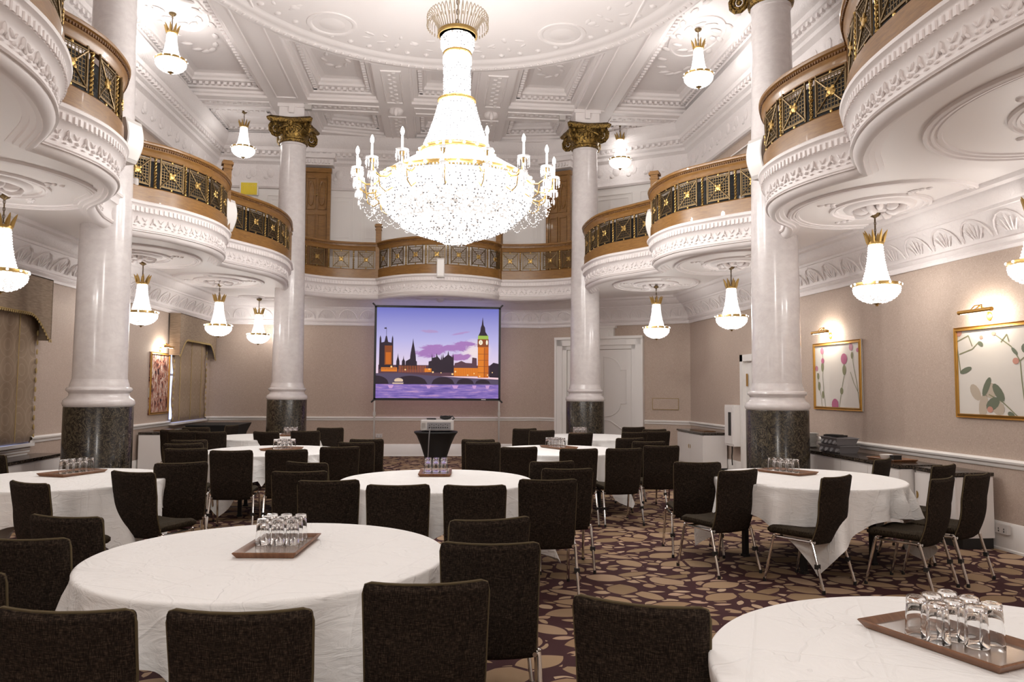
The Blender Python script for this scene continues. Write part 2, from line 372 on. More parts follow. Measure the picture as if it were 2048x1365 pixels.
# canted wall door: s measured from CE in the photograph; here wall runs CR->CE
Lc = math.hypot(CR[0]-CE[0], CR[1]-CE[1])
dS0, dS1 = Lc-2.50, Lc-.45
def pieces(side):
    a, b = segs[side]
    if side == 'corner': return [cut(a, b, 0, dS0), cut(a, b, dS1, 99)]
    if side == 'left': return [cut(a, b, 0, sL(17.25)), cut(a, b, sL(15.25), sL(10.5)), cut(a, b, sL(8.0), 99)]
    if side == 'right':
        return [cut(a, b, 0, 11.7-Y0), cut(a, b, 13.0-Y0, 99)]
    return [[a, b]]
ti = 0
for side in segs:
    mb = MB(); mk = MB()
    for q in pieces(side): mb.sweep(q, dado)
    for q in ([segs[side]] if side in ('left', 'back') else pieces(side)): mk.sweep(q, skirt)
    ti += 1; struct(mb.build('trim_%d' % ti, 'white')); struct(mk.build('baseboard_'+side, 'white'))
    # moulded cornice with arched relief frieze
    a, b = segs[side]; path = [a, b]; mc = MB()
    if side == 'right': path = [a, b, (b[0]-.01, b[1]+.007)]
    mc.sweep(WP_path := [a, b], CRN)
    for (p, an) in along([a, b], .46):
        n_ = (-math.sin(an), math.cos(an)); t_ = (math.cos(an), math.sin(an))
        arc = []
        for k in range(9):
            th = PI*k/8; u_ = math.cos(th)*.2; h_ = math.sin(th)
            d_ = .055+.13*h_; z_ = 3.15+.20*h_
            arc.append((p[0]+t_[0]*u_+n_[0]*d_, p[1]+t_[1]*u_+n_[1]*d_, z_))
        mc.tube(arc, .012, 4)
        for k in range(-2, 3):
            sk = 1-abs(k)*.18
            mc.tube([(p[0]+t_[0]*k*.025+n_[0]*.07, p[1]+t_[1]*k*.025+n_[1]*.07, 3.16), (p[0]+t_[0]*k*.062+n_[0]*(.07+.09*sk), p[1]+t_[1]*k*.062+n_[1]*(.07+.09*sk), 3.16+.15*sk)], [.012, .005], 4)
    ti += 1; struct(mc.build('trim_%d' % ti, 'relief'))

# ------------------------------------------------------------------ gallery outline (right side, then mirrored)
RP = [('N', [(3.6, -2.6), (3.2, -1.0), (3.1, .4), (3.3, 1.6), (3.65, 2.2), (3.9, 2.4)]),
      ('A', [(3.9, 2.4), (3.35, 2.95), (3.14, 3.7), (3.10, 4.5), (3.17, 5.2), (3.40, 5.82), (3.72, 6.3)]),
      ('B', [(3.72, 6.3), (3.56, 6.7), (3.47, 7.2), (3.53, 7.7), (3.78, 8.2), (4.12, 8.55), (4.3, 8.95)]),
      ('C', [(4.36, 9.35), (4.12, 9.6), (3.76, 10.03), (3.46, 10.5), (3.34, 11.1), (3.40, 11.65), (3.6, 12.05)]),
      ('D', [(3.6, 12.05), (3.25, 12.6), (3.0, 13.0), (2.86, 13.5), (2.84, 14.3), (3.0, 14.85)]),
      ('W', [(3.04, 15.25), (2.95, 15.6), (2.78, 15.85), (2.4, 16.12), (1.9, 16.3), (1.34, 16.36)])]
LP = [('N', [(-3.3, -2.6), (-2.9, -1.0), (-2.8, .4), (-3.0, 1.6), (-3.3, 2.3), (-3.5, 2.6)]),
      ('A', [(-3.5, 2.6), (-3.0, 3.1), (-2.72, 3.9), (-2.61, 4.7), (-2.67, 5.3), (-2.9, 5.9), (-3.28, 6.42)]),
      ('B', [(-3.28, 6.42), (-3.15, 6.75), (-3.09, 7.15), (-3.16, 7.65), (-3.42, 8.15), (-3.78, 8.6), (-3.98, 9.25)]),
      ('C', [(-4.02, 9.75), (-3.86, 9.98), (-3.57, 10.3), (-3.32, 10.85), (-3.24, 11.35), (-3.29, 11.85), (-3.45, 12.3)]),
      ('D', [(-3.45, 12.3), (-3.12, 12.92), (-2.94, 13.35), (-2.85, 13.9), (-2.87, 14.5), (-2.98, 15.15)]),
      ('W', [(-3.02, 15.6), (-2.95, 15.85), (-2.8, 16.08), (-2.4, 16.4), (-1.95, 16.54), (-1.34, 16.56)])]
SEGS = [(nm+'R', spline(P, 5)) for nm, P in RP]
SEGS.append(('E', spline([(1.34, 16.36), (1.18, 16.1), (.8, 15.85), (.4, 15.69), (.02, 15.64), (-.4, 15.71), (-.8, 15.93), (-1.17, 16.28), (-1.34, 16.56)], 5)))
SEGS += [(nm+'L', spline(P[::-1], 5)) for nm, P in LP[::-1]]
GP = []
for nm, P in SEGS:
    for q in P:
        if not GP or math.hypot(q[0]-GP[-1][0], q[1]-GP[-1][1]) > .02: GP.append(q)
def plate(name, z, mat, up):
    outer = [Vector((x, y, 0)) for x, y in OUT]
    # region = walls outline minus the well; join as one loop list
    loop = [Vector((x, y, 0)) for x, y in GP]
    ring = [Vector((XLW(Y0), Y0, 0))]+[]
    poly = [Vector((XLW(Y0), Y0, 0)), Vector((XLW(YE), YE, 0)), Vector((*CE, 0)), Vector((*CR, 0)), Vector((XRW(Y0), Y0, 0))]+loop
    tr = geometry.tessellate_polygon([poly]); mb = MB()
    mb.add([(p.x, p.y, z) for p in poly], [t if up else t[::-1] for t in tr])
    return struct(mb.build(name, mat, smooth=0))
plate('ceiling.gallery_soffit', ZS, 'soffit', False); plate('floor.gallery', ZG, 'oak_dark', True)
FAS = [(-.02, ZG+.002), (.05, ZG), (.075, ZG-.02), (.07, ZG-.045), (.045, ZG-.06), (.035, ZG-.075), (.03, ZG-.145), (.012, ZG-.155), (.0, ZG-.17), (-.022, ZG-.20), (-.03, ZG-.26), (-.02, ZG-.335), (-.004, ZG-.345), (-.004, ZG-.365), (-.02, ZG-.375),
       (-.022, ZG-.40), (-.035, ZG-.43), (-.065, ZG-.455), (-.10, ZG-.462), (-.105, ZG-.445), (-.14, ZG-.445), (-.145, ZG-.425), (-.185, ZG-.42), (-.19, ZG-.40), (-.235, ZG-.398), (-.24, ZG-.37)]
mb = MB(); mb.sweep(GP, FAS); ti += 1; struct(mb.build('trim_%d' % ti, 'plaster'))
mo = MB(); md = MB()
for nm, P in SEGS:
    if nm[0] == 'N': continue
    for (p, an) in along(P, .062):
        n_ = (-math.sin(an), math.cos(an)); md.box((p[0]+n_[0]*.036, p[1]+n_[1]*.036, ZG-.112), (.03, .02, .06), an)
    for i, (p, an) in enumerate(along(P, .105)):
        n_ = (-math.sin(an), math.cos(an)); t_ = (math.cos(an), math.sin(an)); rot = Matrix.Rotation(an, 3, 'Z')
        def bl(u, d, z, r, tilt=0): mo.blob((p[0]+t_[0]*u+n_[0]*d, p[1]+t_[1]*u+n_[1]*d, z), r, 5, 3, rot @ Matrix.Rotation(tilt, 3, 'Y'))
        if i % 2 == 0:
            bl(0, -.018, ZG-.235, (.016, .022, .045)); bl(-.024, -.02, ZG-.27, (.012, .016, .03), .6); bl(.024, -.02, ZG-.27, (.012, .016, .03), -.6)
        else:
            bl(0, -.018, ZG-.285, (.022, .02, .018)); bl(-.02, -.022, ZG-.23, (.01, .014, .035), -.7); bl(.02, -.022, ZG-.23, (.01, .014, .035), .7)
        bl(.03, -.014, ZG-.318, (.03, .012, .008))
ti += 1; struct(md.build('trim_%d' % ti, 'plaster', smooth=0)); ti += 1; struct(mo.build('trim_%d' % ti, 'plaster', smooth=80))
# soffit ovals, outer wall band mouldings and roses above the pendants
def ring(mb, c, rx, ry, z, prof, n=56):
    pts = [(c[0]+rx*math.cos(2*PI*k/n), c[1]+ry*math.sin(2*PI*k/n)) for k in range(n)]
    mb.sweep(pts, [(d, z+h) for d, h in prof], closed=True, pclosed=False)
MOLD = [(-.045, .0), (-.04, -.025), (-.015, -.03), (-.01, -.012), (.01, -.012), (.015, -.022), (.035, -.02), (.04, .0)]
PEND = [(4.76, 7.6, 1.0, 1.15), (4.62, 11.3, .98, 1.25), (4.10, 13.8, .88, 1.0), (4.6, 4.6, 1.2, 1.4), (4.6, .3, 1.1, 1.3),
        (-4.42, 7.75, 1.05, 1.15), (-4.62, 11.9, 1.0, 1.2), (-4.14, 14.5, .9, 1.0), (-4.1, 4.6, 1.15, 1.4), (-4.2, .3, 1.1, 1.3)]
roses = MB()
for (x, y, rx, ry) in PEND:
    if 1:
        c = (x, y); mb = roses
        ring(mb, c, rx*.86, ry*.9, ZS, MOLD); ring(mb, c, rx*.80, ry*.84, ZS, [(-.02, 0), (-.015, -.014), (.015, -.014), (.02, 0)])
        ring(mb, c, .44*rx, .44*ry, ZS, MOLD); ring(mb, c, .30, .34, ZS, [(-.05, 0), (-.03, -.03), (.03, -.04), (.05, 0)])
        for j in range(8):
            a = 2*PI*j/8+.2; mb.blob((c[0]+.17*math.cos(a), c[1]+.19*math.sin(a), ZS-.03), (.085, .04, .05), 7, 5, Matrix.Rotation(a, 3, 'Z'))
        for j in range(4):
            a = PI/2*j+.6; mb.tube([(c[0]+.26*math.cos(a), c[1]+.28*math.sin(a), ZS-.01), (c[0]+.23*math.cos(a), c[1]+.25*math.sin(a), ZS-.06), (c[0]+.15*math.cos(a), c[1]+.16*math.sin(a), ZS-.085), (c[0]+.08*math.cos(a), c[1]+.08*math.sin(a), ZS-.06)], [.03, .04, .035, .02], 8)
        mb.lathe([(.10, 0), (.085, -.03), (.08, -.05), (.05, -.055)], 16, (c[0], c[1], ZS))
        for sg in (1, -1):
            for q in range(5):
                mb.blob((c[0]+.05*sg*math.sin(q), c[1]+sg*(.56+.055*q), ZS-.006), (.05-.006*q, .035, .018), 6, 4, Matrix.Rotation(q*.9, 3, 'Z'))
                mb.blob((c[0]+sg*(.45+.05*q), c[1]+.04*math.sin(q*2), ZS-.006), (.035, .045-.006*q, .018), 6, 4, Matrix.Rotation(q*.7, 3, 'Z'))
mb = roses; c = (XC-.03, 16.72); ring(mb, c, .95, .36, ZS, MOLD, 48); ring(mb, c, .5, .2, ZS, MOLD, 40); mb.lathe([(.1, 0), (.09, -.05), (.04, -.09)], 16, (c[0], c[1], ZS))
ring(mb, (-4.15, 17.05), .24, .24, ZS, MOLD, 24)
ti += 1; struct(roses.build('trim_%d' % ti, 'plaster', smooth=60))

# ------------------------------------------------------------------ upper ceiling with coffers
def arcp(x0, x1, r, n=8): return [(XC+x0+(x1-x0)*k/n, 9.4+math.sqrt(max(0, r*r-(x0+(x1-x0)*k/n)**2))) for k in range(n+1)]
def mirY(P): return [(x, 18.8-y) for x, y in P][::-1]
RM = 3.72
COF = []   # (poly ccw, depth profile kind)
for s in (1, -1):
    for P in ([(3.52, 9.85), (5.22, 9.85), (5.15, 15.05), (3.52, 15.05)], [(3.52, 15.75), (5.0 if s > 0 else 5.05, 15.75), (3.9 if s > 0 else 5.05, 16.35 if s > 0 else 17.25), (3.52, 16.6 if s > 0 else 17.25)]):
        P = [(XC+s*x, y) for x, y in P]; COF.append(P if s > 0 else P[::-1])
    P = [(XC+s*x, 18.8-y) for x, y in ([(3.52, 9.85), (5.3, 9.85), (5.3, 15.05), (3.52, 15.05)])]; COF.append(P[::-1] if s > 0 else P)
    lo = arcp(1.32, 2.74, RM+.28) if s > 0 else arcp(-2.74, -1.32, RM+.28)
    P = lo+[(XC+s*2.74, 15.05), (XC+s*1.32, 15.05)] if s > 0 else lo+[(XC-1.32, 15.05), (XC-2.74, 15.05)]
    COF.append(P); COF.append(mirY(P))
    P = [(XC+s*1.32, 15.75), (XC+s*2.74, 15.75), (XC+s*2.74, 16.95), (XC+s*1.32, 17.2)]; COF.append(P if s > 0 else P[::-1])
P = arcp(-.66, .66, RM+.28, 6)+[(XC+.66, 15.05), (XC-.66, 15.05)]; COF += [P, mirY(P), [(XC-.66, 15.75), (XC+.66, 15.75), (XC+.66, 17.25), (XC-.66, 17.25)]]
circ = [(XC+RM*math.cos(2*PI*k/96), 9.4+RM*math.sin(2*PI*k/96)) for k in range(96)]
holes = COF+[circ]
loops = [[Vector((x, y, 0)) for x, y in [(XLW(Y0)-.1, Y0-.1), (XRW(Y0)+.1, Y0-.1), (CR[0]+.1, CR[1]+.1), (CE[0]+.05, CE[1]+.1), (XLW(YE)-.1, YE+.1)]]]+[[Vector((x, y, 0)) for x, y in h] for h in holes]
flat = [p for l in loops for p in l]
mb = MB(); mb.add([(p.x, p.y, ZC) for p in flat], [t[::-1] for t in geometry.tessellate_polygon(loops)])
prof = [(0, 0), (0, .05), (-.03, .055), (-.045, .07), (-.045, .11), (-.13, .12), (-.14, .15), (-.14, .20), (-.25, .22), (-.26, .26), (-.30, .29), (-.30, .34), (-.40, .36)]
for P in COF:
    far = min(p[1] for p in P) > 15.5 and abs(P[0][0]) > 3.3
    # ccw polygon: left = inside; inset with positive d
    q = [(-d, ZC+h*(.35 if far else 1)) for d, h in prof]; mb.sweep(P, q, closed=True)
    nn = normals(P, True); top = [(p[0]+n[0]*.40, p[1]+n[1]*.40, ZC+(.126 if far else .36)) for p, n in zip(P, nn)]
    tr = geometry.tessellate_polygon([[Vector((a, b_, 0)) for a, b_, c_ in top]]); mb.add(top, [t[::-1] for t in tr])
    cl = P+[P[0]]
    for a, b_ in zip(cl, cl[1:]):
        l = math.hypot(b_[0]-a[0], b_[1]-a[1])
        if l < .25: k = 1
        an = math.atan2(b_[1]-a[1], b_[0]-a[0]); u = ((b_[0]-a[0])/l, (b_[1]-a[1])/l); n_ = (-u[1], u[0]); off = .19
        s_ = .2 if l > .5 else .02
        while s_ < l-(.18 if l > .5 else 0):
            mb.box((a[0]+u[0]*s_+n_[0]*off, a[1]+u[1]*s_+n_[1]*off, ZC+(.06 if far else .175)), (.06, .07, .055), an); s_ += .115
struct(mb.build('ceiling', 'plaster', smooth=0))
# ornaments in coffers and on beams
mo = MB()
def scroll(c, rx, ry, z, n=10, amp=1):
    for j in range(n):
        a = 2*PI*j/n; mo.blob((c[0]+rx*math.cos(a), c[1]+ry*math.sin(a), z), (.10*amp, .045*amp, .025), 6, 4, Matrix.Rotation(a+1.0, 3, 'Z'))
for s in (1, -1):
    c = (XC+s*4.35, 12.3); scroll(c, .42, 1.5, ZC+.345, 20, 1.2); scroll(c, .3, .5, ZC+.345, 10, 1.2); ring(mo, c, .42, .75, ZC+.36, [(-.03, 0), (-.02, -.02), (.02, -.02), (.03, 0)], 32)
    c = (XC+s*4.1, 16.2); ring(mo, c, .40, .32, ZC+.126, [(-.03, 0), (-.02, -.02), (.02, -.02), (.03, 0)], 32)
    for y in (13.9, 16.4): scroll((XC+s*2.03, y), .22, .3, ZC+.345, 8, .9)
    # beam frames
    for (x0, x1, y0, y1) in ((s*3.13-.2, s*3.13+.2, 10.2, 14.95), (s*.99-.17, s*.99+.17, RM+9.4+.35, 15.0), (s*.99-.17, s*.99+.17, 15.8, 17.2)):
        P = [(XC+x0, y0), (XC+x1, y0), (XC+x1, y1), (XC+x0, y1)]; mo.sweep(P, [(-.02, ZC), (-.012, ZC-.022), (.012, ZC-.022), (.02, ZC)], closed=True)
        if abs(x1-x0) < .36:
            for k in range(int((y1-y0)/.1)): mo.blob((XC+s*.99+.04*(-1)**k, y0+.1+k*.1, ZC), (.05, .045, .02), 6, 4)
    for (x0, x1) in ((1.35, 2.75), (3.55, 4.95)):
        xa, xb = sorted((s*x0, s*x1)); P = [(XC+xa, 15.25), (XC+xb, 15.25), (XC+xb, 15.55), (XC+xa, 15.55)]; mo.sweep(P, [(-.02, ZC), (-.012, ZC-.022), (.012, ZC-.022), (.02, ZC)], closed=True)
        for k in range(13): mo.blob((XC+xa+.1+k*.1, 15.4+.03*(-1)**k, ZC), (.045, .05, .02), 6, 4)
    c = (XC+s*.99, 15.4); mo.blob((c[0], c[1], ZC-.03), (.15, .13, .10), 12, 8); mo.blob((c[0], c[1]-.12, ZC-.09), (.05, .05, .09), 8, 6)
P = [(XC-.6, 15.25), (XC+.6, 15.25), (XC+.6, 15.55), (XC-.6, 15.55)]; mo.sweep(P, [(-.02, ZC), (-.012, ZC-.022), (.012, ZC-.022), (.02, ZC)], closed=True)
ti += 1; struct(mo.build('trim_%d' % ti, 'plaster', smooth=60))
# medallion
mb = MB()
dp = [(RM+.16, 0), (RM+.13, -.05), (RM+.05, -.07), (RM-.02, -.05), (RM-.05, -.03), (RM-.12, -.045), (RM-.2, -.02), (RM-.24, .0), (2.62, .05), (2.58, .02), (2.5, .02), (2.46, .06), (2.40, .06), (2.36, .12), (2.2, .14), (2.15, .2), (1.9, .28), (1.5, .37), (1.0, .44), (.6, .47), (.55, .44), (.4, .46), (.001, .48)]
mb.lathe(dp, 96, (XC, 9.4, ZC))
for j in range(180):
    a = 2*PI*j/180; mb.blob((XC+(RM+.02)*math.cos(a), 9.4+(RM+.02)*math.sin(a), ZC-.06), (.045, .024, .022), 6, 4, Matrix.Rotation(a, 3, 'Z'))
OC = [R(51), R(127), R(-51), R(-127)]
for a in OC:
    cx, cy = XC+3.0*math.cos(a), 9.4+3.0*math.sin(a)
    mb.lathe([(.40, -.01), (.39, -.045), (.35, -.05), (.31, -.03), (.30, -.01), (.2, -.03), (.001, -.05)], 32, (cx, cy, ZC+.03))
for k in range(72):
    b_ = 2*PI*k/72
    if min(abs(math.atan2(math.sin(b_-a), math.cos(b_-a))) for a in OC) < .17: continue
    for sg_, sz in ((1, 1), (-1, .75)):
        rr = 3.0+sg_*.17*math.sin(k*1.25); mb.blob((XC+rr*math.cos(b_), 9.4+rr*math.sin(b_), ZC+.02), (.13*sz, .06*sz, .03), 7, 4, Matrix.Rotation(b_+k*.9*sg_, 3, 'Z'))
    if k % 4 == 0: mb.blob((XC+3.0*math.cos(b_), 9.4+3.0*math.sin(b_), ZC+.015), (.09, .09, .035), 10, 5)
for j in range(64):
    a = 2*PI*j/64; mb.blob((XC+3.36*math.cos(a), 9.4+3.36*math.sin(a), ZC), (.07, .05, .025), 6, 4, Matrix.Rotation(a, 3, 'Z'))
ti += 1; struct(mb.build('trim_%d' % ti, 'plaster', smooth=50))

# ------------------------------------------------------------------ upper walls: frieze, panels, doors
mb = MB()
UP = [(0, 6.15), (.05, 6.16), (.07, 6.2), (.04, 6.24), (.03, 6.30), (.03, 6.72), (.06, 6.75), (.10, 6.78), (.11, 6.84), (.16, 6.88), (.17, 6.95), (.24, 7.0), (.25, 7.08), (.30, 7.12), (.36, 7.22), (.37, 7.35)]
mb.sweep(WP, UP)
for a, b_ in zip(WP, WP[1:]):
    for i, (p, an) in enumerate(along([a, b_], .13)):
        n_ = (-math.sin(an), math.cos(an)); mb.box((p[0]+n_[0]*.19, p[1]+n_[1]*.19, 6.955), (.06, .06, .07), an)
        if i % 3 == 0:
            rot = Matrix.Rotation(an, 3, 'Z')
            mb.blob((p[0]+n_[0]*.035, p[1]+n_[1]*.035, 6.52), (.09, .02, .11), 7, 5, rot); mb.blob((p[0]+n_[0]*.035+.1*math.cos(an), p[1]+n_[1]*.035+.1*math.sin(an), 6.42), (.06, .018, .05), 7, 5, rot)
ti += 1; struct(mb.build('trim_%d' % ti, 'relief', smooth=40))
def wframe(a, b_, s, z, off=0):
    l = math.hypot(b_[0]-a[0], b_[1]-a[1]); u = ((b_[0]-a[0])/l, (b_[1]-a[1])/l); return (a[0]+u[0]*s-u[1]*off, a[1]+u[1]*s+u[0]*off, z)
def panel(mb, a, b_, s0, s1, z0, z1, off=.02, wd=.02):
    l = math.hypot(b_[0]-a[0], b_[1]-a[1]); an = math.atan2(b_[1]-a[1], b_[0]-a[0])
    for (sc_, z_, dx, dz) in (((s0+s1)/2, z0, s1-s0, wd), ((s0+s1)/2, z1, s1-s0, wd), (s0, (z0+z1)/2, wd, z1-z0), (s1, (z0+z1)/2, wd, z1-z0)):
        mb.box(wframe(a, b_, sc_, z_, off), (dx+.001, .03, dz+.001), an)
mb = MB(); Lb_ = CE[0]-XLW(YE)
for a, b_ in ((CE, (XLW(YE), YE)), (CR, CE)):
    l = math.hypot(b_[0]-a[0], b_[1]-a[1]); an = math.atan2(b_[1]-a[1], b_[0]-a[0])
    mb.box(wframe(a, b_, l/2, 5.06, .01), (l, .02, 2.18), an); mb.box(wframe(a, b_, l/2, 4.06, .03), (l, .04, .2), an)
    n = int(l/.95); st = l/n
    for k in range(n):
        panel(mb, a, b_, k*st+.1, (k+1)*st-.1, 4.95, 6.0); panel(mb, a, b_, k*st+.1, (k+1)*st-.1, 4.25, 4.8)
        panel(mb, a, b_, k*st+.19, (k+1)*st-.19, 5.05, 5.9, .015, .012)
ti += 1; struct(mb.build('trim_%d' % ti, 'white', smooth=0))
for (x0, x1, nm) in ((-3.12, -2.55, 'door_3'), (2.5, 3.04, 'door_4')):
    yw = YE-.03 if x0 < 0 else 17.14; xm = (x0+x1)/2; mb = MB()
    an = 0 if x0 < 0 else math.atan2(CE[1]-CR[1], CE[0]-CR[0])+PI
    T = Matrix.Translation((xm, yw-.10, 0)) @ Matrix.Rotation(an, 4, 'Z'); wd = x1-x0
    mb.box((0, 0, 5.3), (wd, .08, 2.66), 0, T); mb.box((0, -.03, 6.58), (wd+.1, .12, .1), 0, T)
    for sx in (-1, 1):
        mb.box((sx*wd/2, -.03, 5.3), (.07, .1, 2.6), 0, T)
        cx = sx*wd*.22
        for (z0, z1) in ((4.25, 5.55), (5.68, 6.4)):
            for (dx, z_, w_, h_) in ((-.09, (z0+z1)/2, .025, z1-z0), (.09, (z0+z1)/2, .025, z1-z0), (0, z0, .2, .03), (0, z1, .2, .03)): mb.box((cx+dx, -.05, z_), (w_, .04, h_), 0, T)
        pts = [tuple(T @ Vector((cx+.065*math.cos(t), -.06, 6.04+.28*math.sin(t)))) for t in [2*PI*k/16 for k in range(16)]]; mb.tube(pts, .014, 5, closed=True)
    dr = struct(mb.build(nm, 'oak', smooth=0))
    kb = MB(); kb.blob(tuple(T @ Vector((0, -.07, 6.0))), (.02, .02, .02), 8, 6); kb.build('door_knob', 'gold', dr)
    mc = MB(); T2 = T
    mc.box((0, -.06, 6.74), (wd+.2, .28, .14), 0, T2); mc.box((0, -.1, 6.86), (wd+.3, .4, .1), 0, T2)
    for k in range(9): mc.box((-.3+k*.075, -.22, 6.74), (.035, .06, .08), 0, T2)
    ti += 1; struct(mc.build('trim_%d' % ti, 'plaster', smooth=0))
mb = MB(); mb.box((-4.38, YE-.06, 6.15), (.40, .02, .30)); o = thing('notice_panel', 'small white framed panel with yellow striped sheet on upper gallery wall', 'panel', (-4.38, YE-.06, 6.0))
mb = MB(); mb.box((0, 0, .15), (.42, .02, .33)); mb.build('backing', 'white', o)
mb = MB(); [mb.box((-.15+.06*k, -.015, .13), (.045, .006, .26)) for k in range(6)]; mb.box((0, -.012, .13), (.36, .002, .28)); mb.build('striped_sheet', 'yellow', o)
# side wall oak boarding panels behind the balustrades on both galleries
for s, X in ((1, XRW), (-1, XLW)):
    mb = MB(); a, b_ = ((X(3), 3), (X(15), 15)) if s > 0 else ((X(17), 17), (X(3), 3))
    l = math.hypot(b_[0]-a[0], b_[1]-a[1]); an = math.atan2(b_[1]-a[1], b_[0]-a[0])
    for k in range(8): panel(mb, a, b_, k*l/8+.15, (k+1)*l/8-.15, 4.9, 5.95)
    mb.box(wframe(a, b_, l/2, 4.75, .02), (l, .03, .05), an)
    ti += 1; struct(mb.build('trim_%d' % ti, 'white', smooth=0))

# ------------------------------------------------------------------ columns
def volute(mb, c, dirv, r=.16, sgn=1, n=26):
    # spiral in the plane spanned by dirv and z
    pts = []; rs = []
    for k in range(n):
        t = k/(n-1); a = -PI/2*0+t*2.6*2*PI; rr = r*(1-t*.85); pts.append((c[0]+dirv[0]*rr*math.sin(a)*sgn, c[1]+dirv[1]*rr*math.sin(a)*sgn, c[2]+rr*math.cos(a))); rs.append(.034*(1-.6*t))
    mb.tube(pts, rs, 6); mb.blob(c, (.03, .03, .03), 8, 6)
def column(x, y, label, near):
    o = thing('column', label, 'column', (x, y, 0), 0); dz = .13*near
    k = MB(); k.lathe([(.405, 0), (.405, .05), (.395, .07), (.39, .09), (.39, 1.31), (.385, 1.32)], 56); k.build('plinth', 'dark_marble', o)
    k = MB(); k.lathe([(.385, 1.32), (.395, 1.33), (.405, 1.36), (.395, 1.40), (.375, 1.42), (.355, 1.43), (.34, 1.455), (.335, 1.48), (.345, 1.50), (.362, 1.51), (.37, 1.53), (.362, 1.552), (.345, 1.56), (.335, 1.565), (.33, 1.60), (.318, 1.63), (.312, 1.66)], 56); k.build('base', 'marble', o)
    sh_ = [(.308-.058*((z-1.66)/4.9)**1.35, z) for z in [1.66+(4.86+dz)*i/14 for i in range(15)]]
    k = MB(); k.lathe(sh_+[(.262, 6.53+dz), (.262, 6.57+dz), (.25, 6.58+dz)], 56); k.build('shaft', 'marble', o)
    k = MB(); k.lathe([(.25, 6.56), (.29, 6.58), (.30, 6.62), (.27, 6.65), (.30, 6.74), (.33, 6.80), (.33, 6.93)], 32)
    sq = [(-.42, -.42), (.42, -.42), (.42, .42), (-.42, .42)]
    ab = []
    for i in range(4):
        a = sq[i]; b_ = sq[(i+1) % 4]
        for t in range(6):
            u = t/6; px, py = a[0]+(b_[0]-a[0])*u, a[1]+(b_[1]-a[1])*u; f = 1-.22*math.sin(PI*u); ab.append((px*f, py*f))
    k.sweep(ab, [(0, 6.93), (-.02, 6.95), (-.03, 6.98), (-.03, 7.0), (.0, 7.03), (.02, 7.05)][::-1], closed=True)
    k.add([(a, b_, 6.93) for a, b_ in ab], [tuple(range(len(ab)))[::-1]]); k.add([(a*.97, b_*.97, 7.05) for a, b_ in ab], [tuple(range(len(ab)))])
    for sx in (1, -1):
        for sy in (1, -1):
            d = (sx*.7071, sy*.7071); 
            volute(k, (sx*.30, sy*.30, 6.79), d, .155, 1)
            k.blob((sx*.30, sy*.30, 6.9), (.05, .05, .06), 6, 4)
    for a in range(4):
        an = a*PI/2; c, s_ = math.cos(an), math.sin(an)
        k.blob((c*.34, s_*.34, 6.93), (.06, .06, .09), 8, 6)
        for q in (-1, 0, 1): k.blob((c*.32-s_*q*.07, s_*.32+c*q*.07, 6.80), (.035, .035, .06), 6, 4)
        pts = [(c*(.33)-s_*u, s_*(.33)+c*u, 6.78+.10*math.cos(u*6)) for u in [-.22+.044*i for i in range(11)]]; k.tube(pts, .022, 5)
    k.build('capital', 'gild', o, loc=(0, 0, dz))
    k = MB(); k.box((0, 0, 7.2+dz/2), (.5, .5, .30-dz)); k.box((0, 0, 7.315), (.56, .56, .07)); k.box((0, -.27, 7.24), (.1, .08, .18)); k.build('impost_block', 'plaster', o, smooth=0)
    return o
column(-4.19, 9.80, 'white marble column on dark drum base between the first painting and the windowed wall', 1)
column(4.39, 9.36, 'white marble column on dark drum base behind the table beside the long white sideboard', 1)
column(-3.03, 15.55, 'slender white marble column with gilt scroll capital left of the projection screen', 0)
column(3.02, 15.2, 'slender white marble column with gilt scroll capital in front of the white door', 0)

# ------------------------------------------------------------------ balustrades
grille = MB(); gw, gh = .17, .17
grille.cur = 0
for k in range(-4, 5):
    grille.box((k*.038, 0, 0), (.007, .006, gh*2)); grille.box((0, 0, k*.038), (gw*2, .006, .007))
for s in (-1, 1):
    grille.box((s*gw, -.004, .01), (.016, .014, gh*2+.07)); grille.box((0, -.004, s*gh), (gw*2, .014, .014))
    grille.tube([(-gw, -.008, -gh*s), (gw, -.008, gh*s)], .009, 5)
grille.cur = 1
grille.lathe([(.05, -.012), (.035, .004), (.012, .008), (.001, .01)], 10, (0, 0, 0))
nv = len(grille.v)-40
for i in range(nv, len(grille.v)): x, y, z = grille.v[i]; grille.v[i] = (x, -z-.012, y)
for a in range(4): grille.blob((.045*math.cos(a*PI/2+PI/4), -.016, .045*math.sin(a*PI/2+PI/4)), (.02, .01, .02), 6, 4)
for s in (-1, 1): grille.blob((0, 0, s*(gh+.018)), (.018, .012, .018), 8, 5); grille.blob((0, 0, s*(gh+.045)), (.01, .01, .014), 8, 5)
gob = grille.build('grille_panel', ['bronze', 'gold'], None); gme = gob.data; bpy.data.objects.remove(gob)
bal = MB()
for ph in (0, PI):
    bal.tube([(.011*math.cos(ph+t*9*PI), .011*math.sin(ph+t*9*PI), -.2+.4*t) for t in [k/40 for k in range(41)]], .009, 5)
for z in (-.19, 0, .19): bal.lathe([(.008, -.014), (.022, -.006), (.022, .006), (.008, .014)], 8, (0, 0, z))
bob = bal.build('twisted_baluster', 'gold', None); bme = bob.data; bpy.data.objects.remove(bob)
BASE = [(-.045, ZG), (.015, ZG), (.015, ZG+.19), (.0, ZG+.205), (-.045, ZG+.205)]
RAIL = [(-.05, 4.585), (-.01, 4.585), (.0, 4.60), (.005, 4.64), (.02, 4.66), (.03, 4.675), (.032, 4.715), (.055, 4.725), (.06, 4.745), (.045, 4.765), (-.06, 4.77), (-.085, 4.74), (-.085, 4.60)]
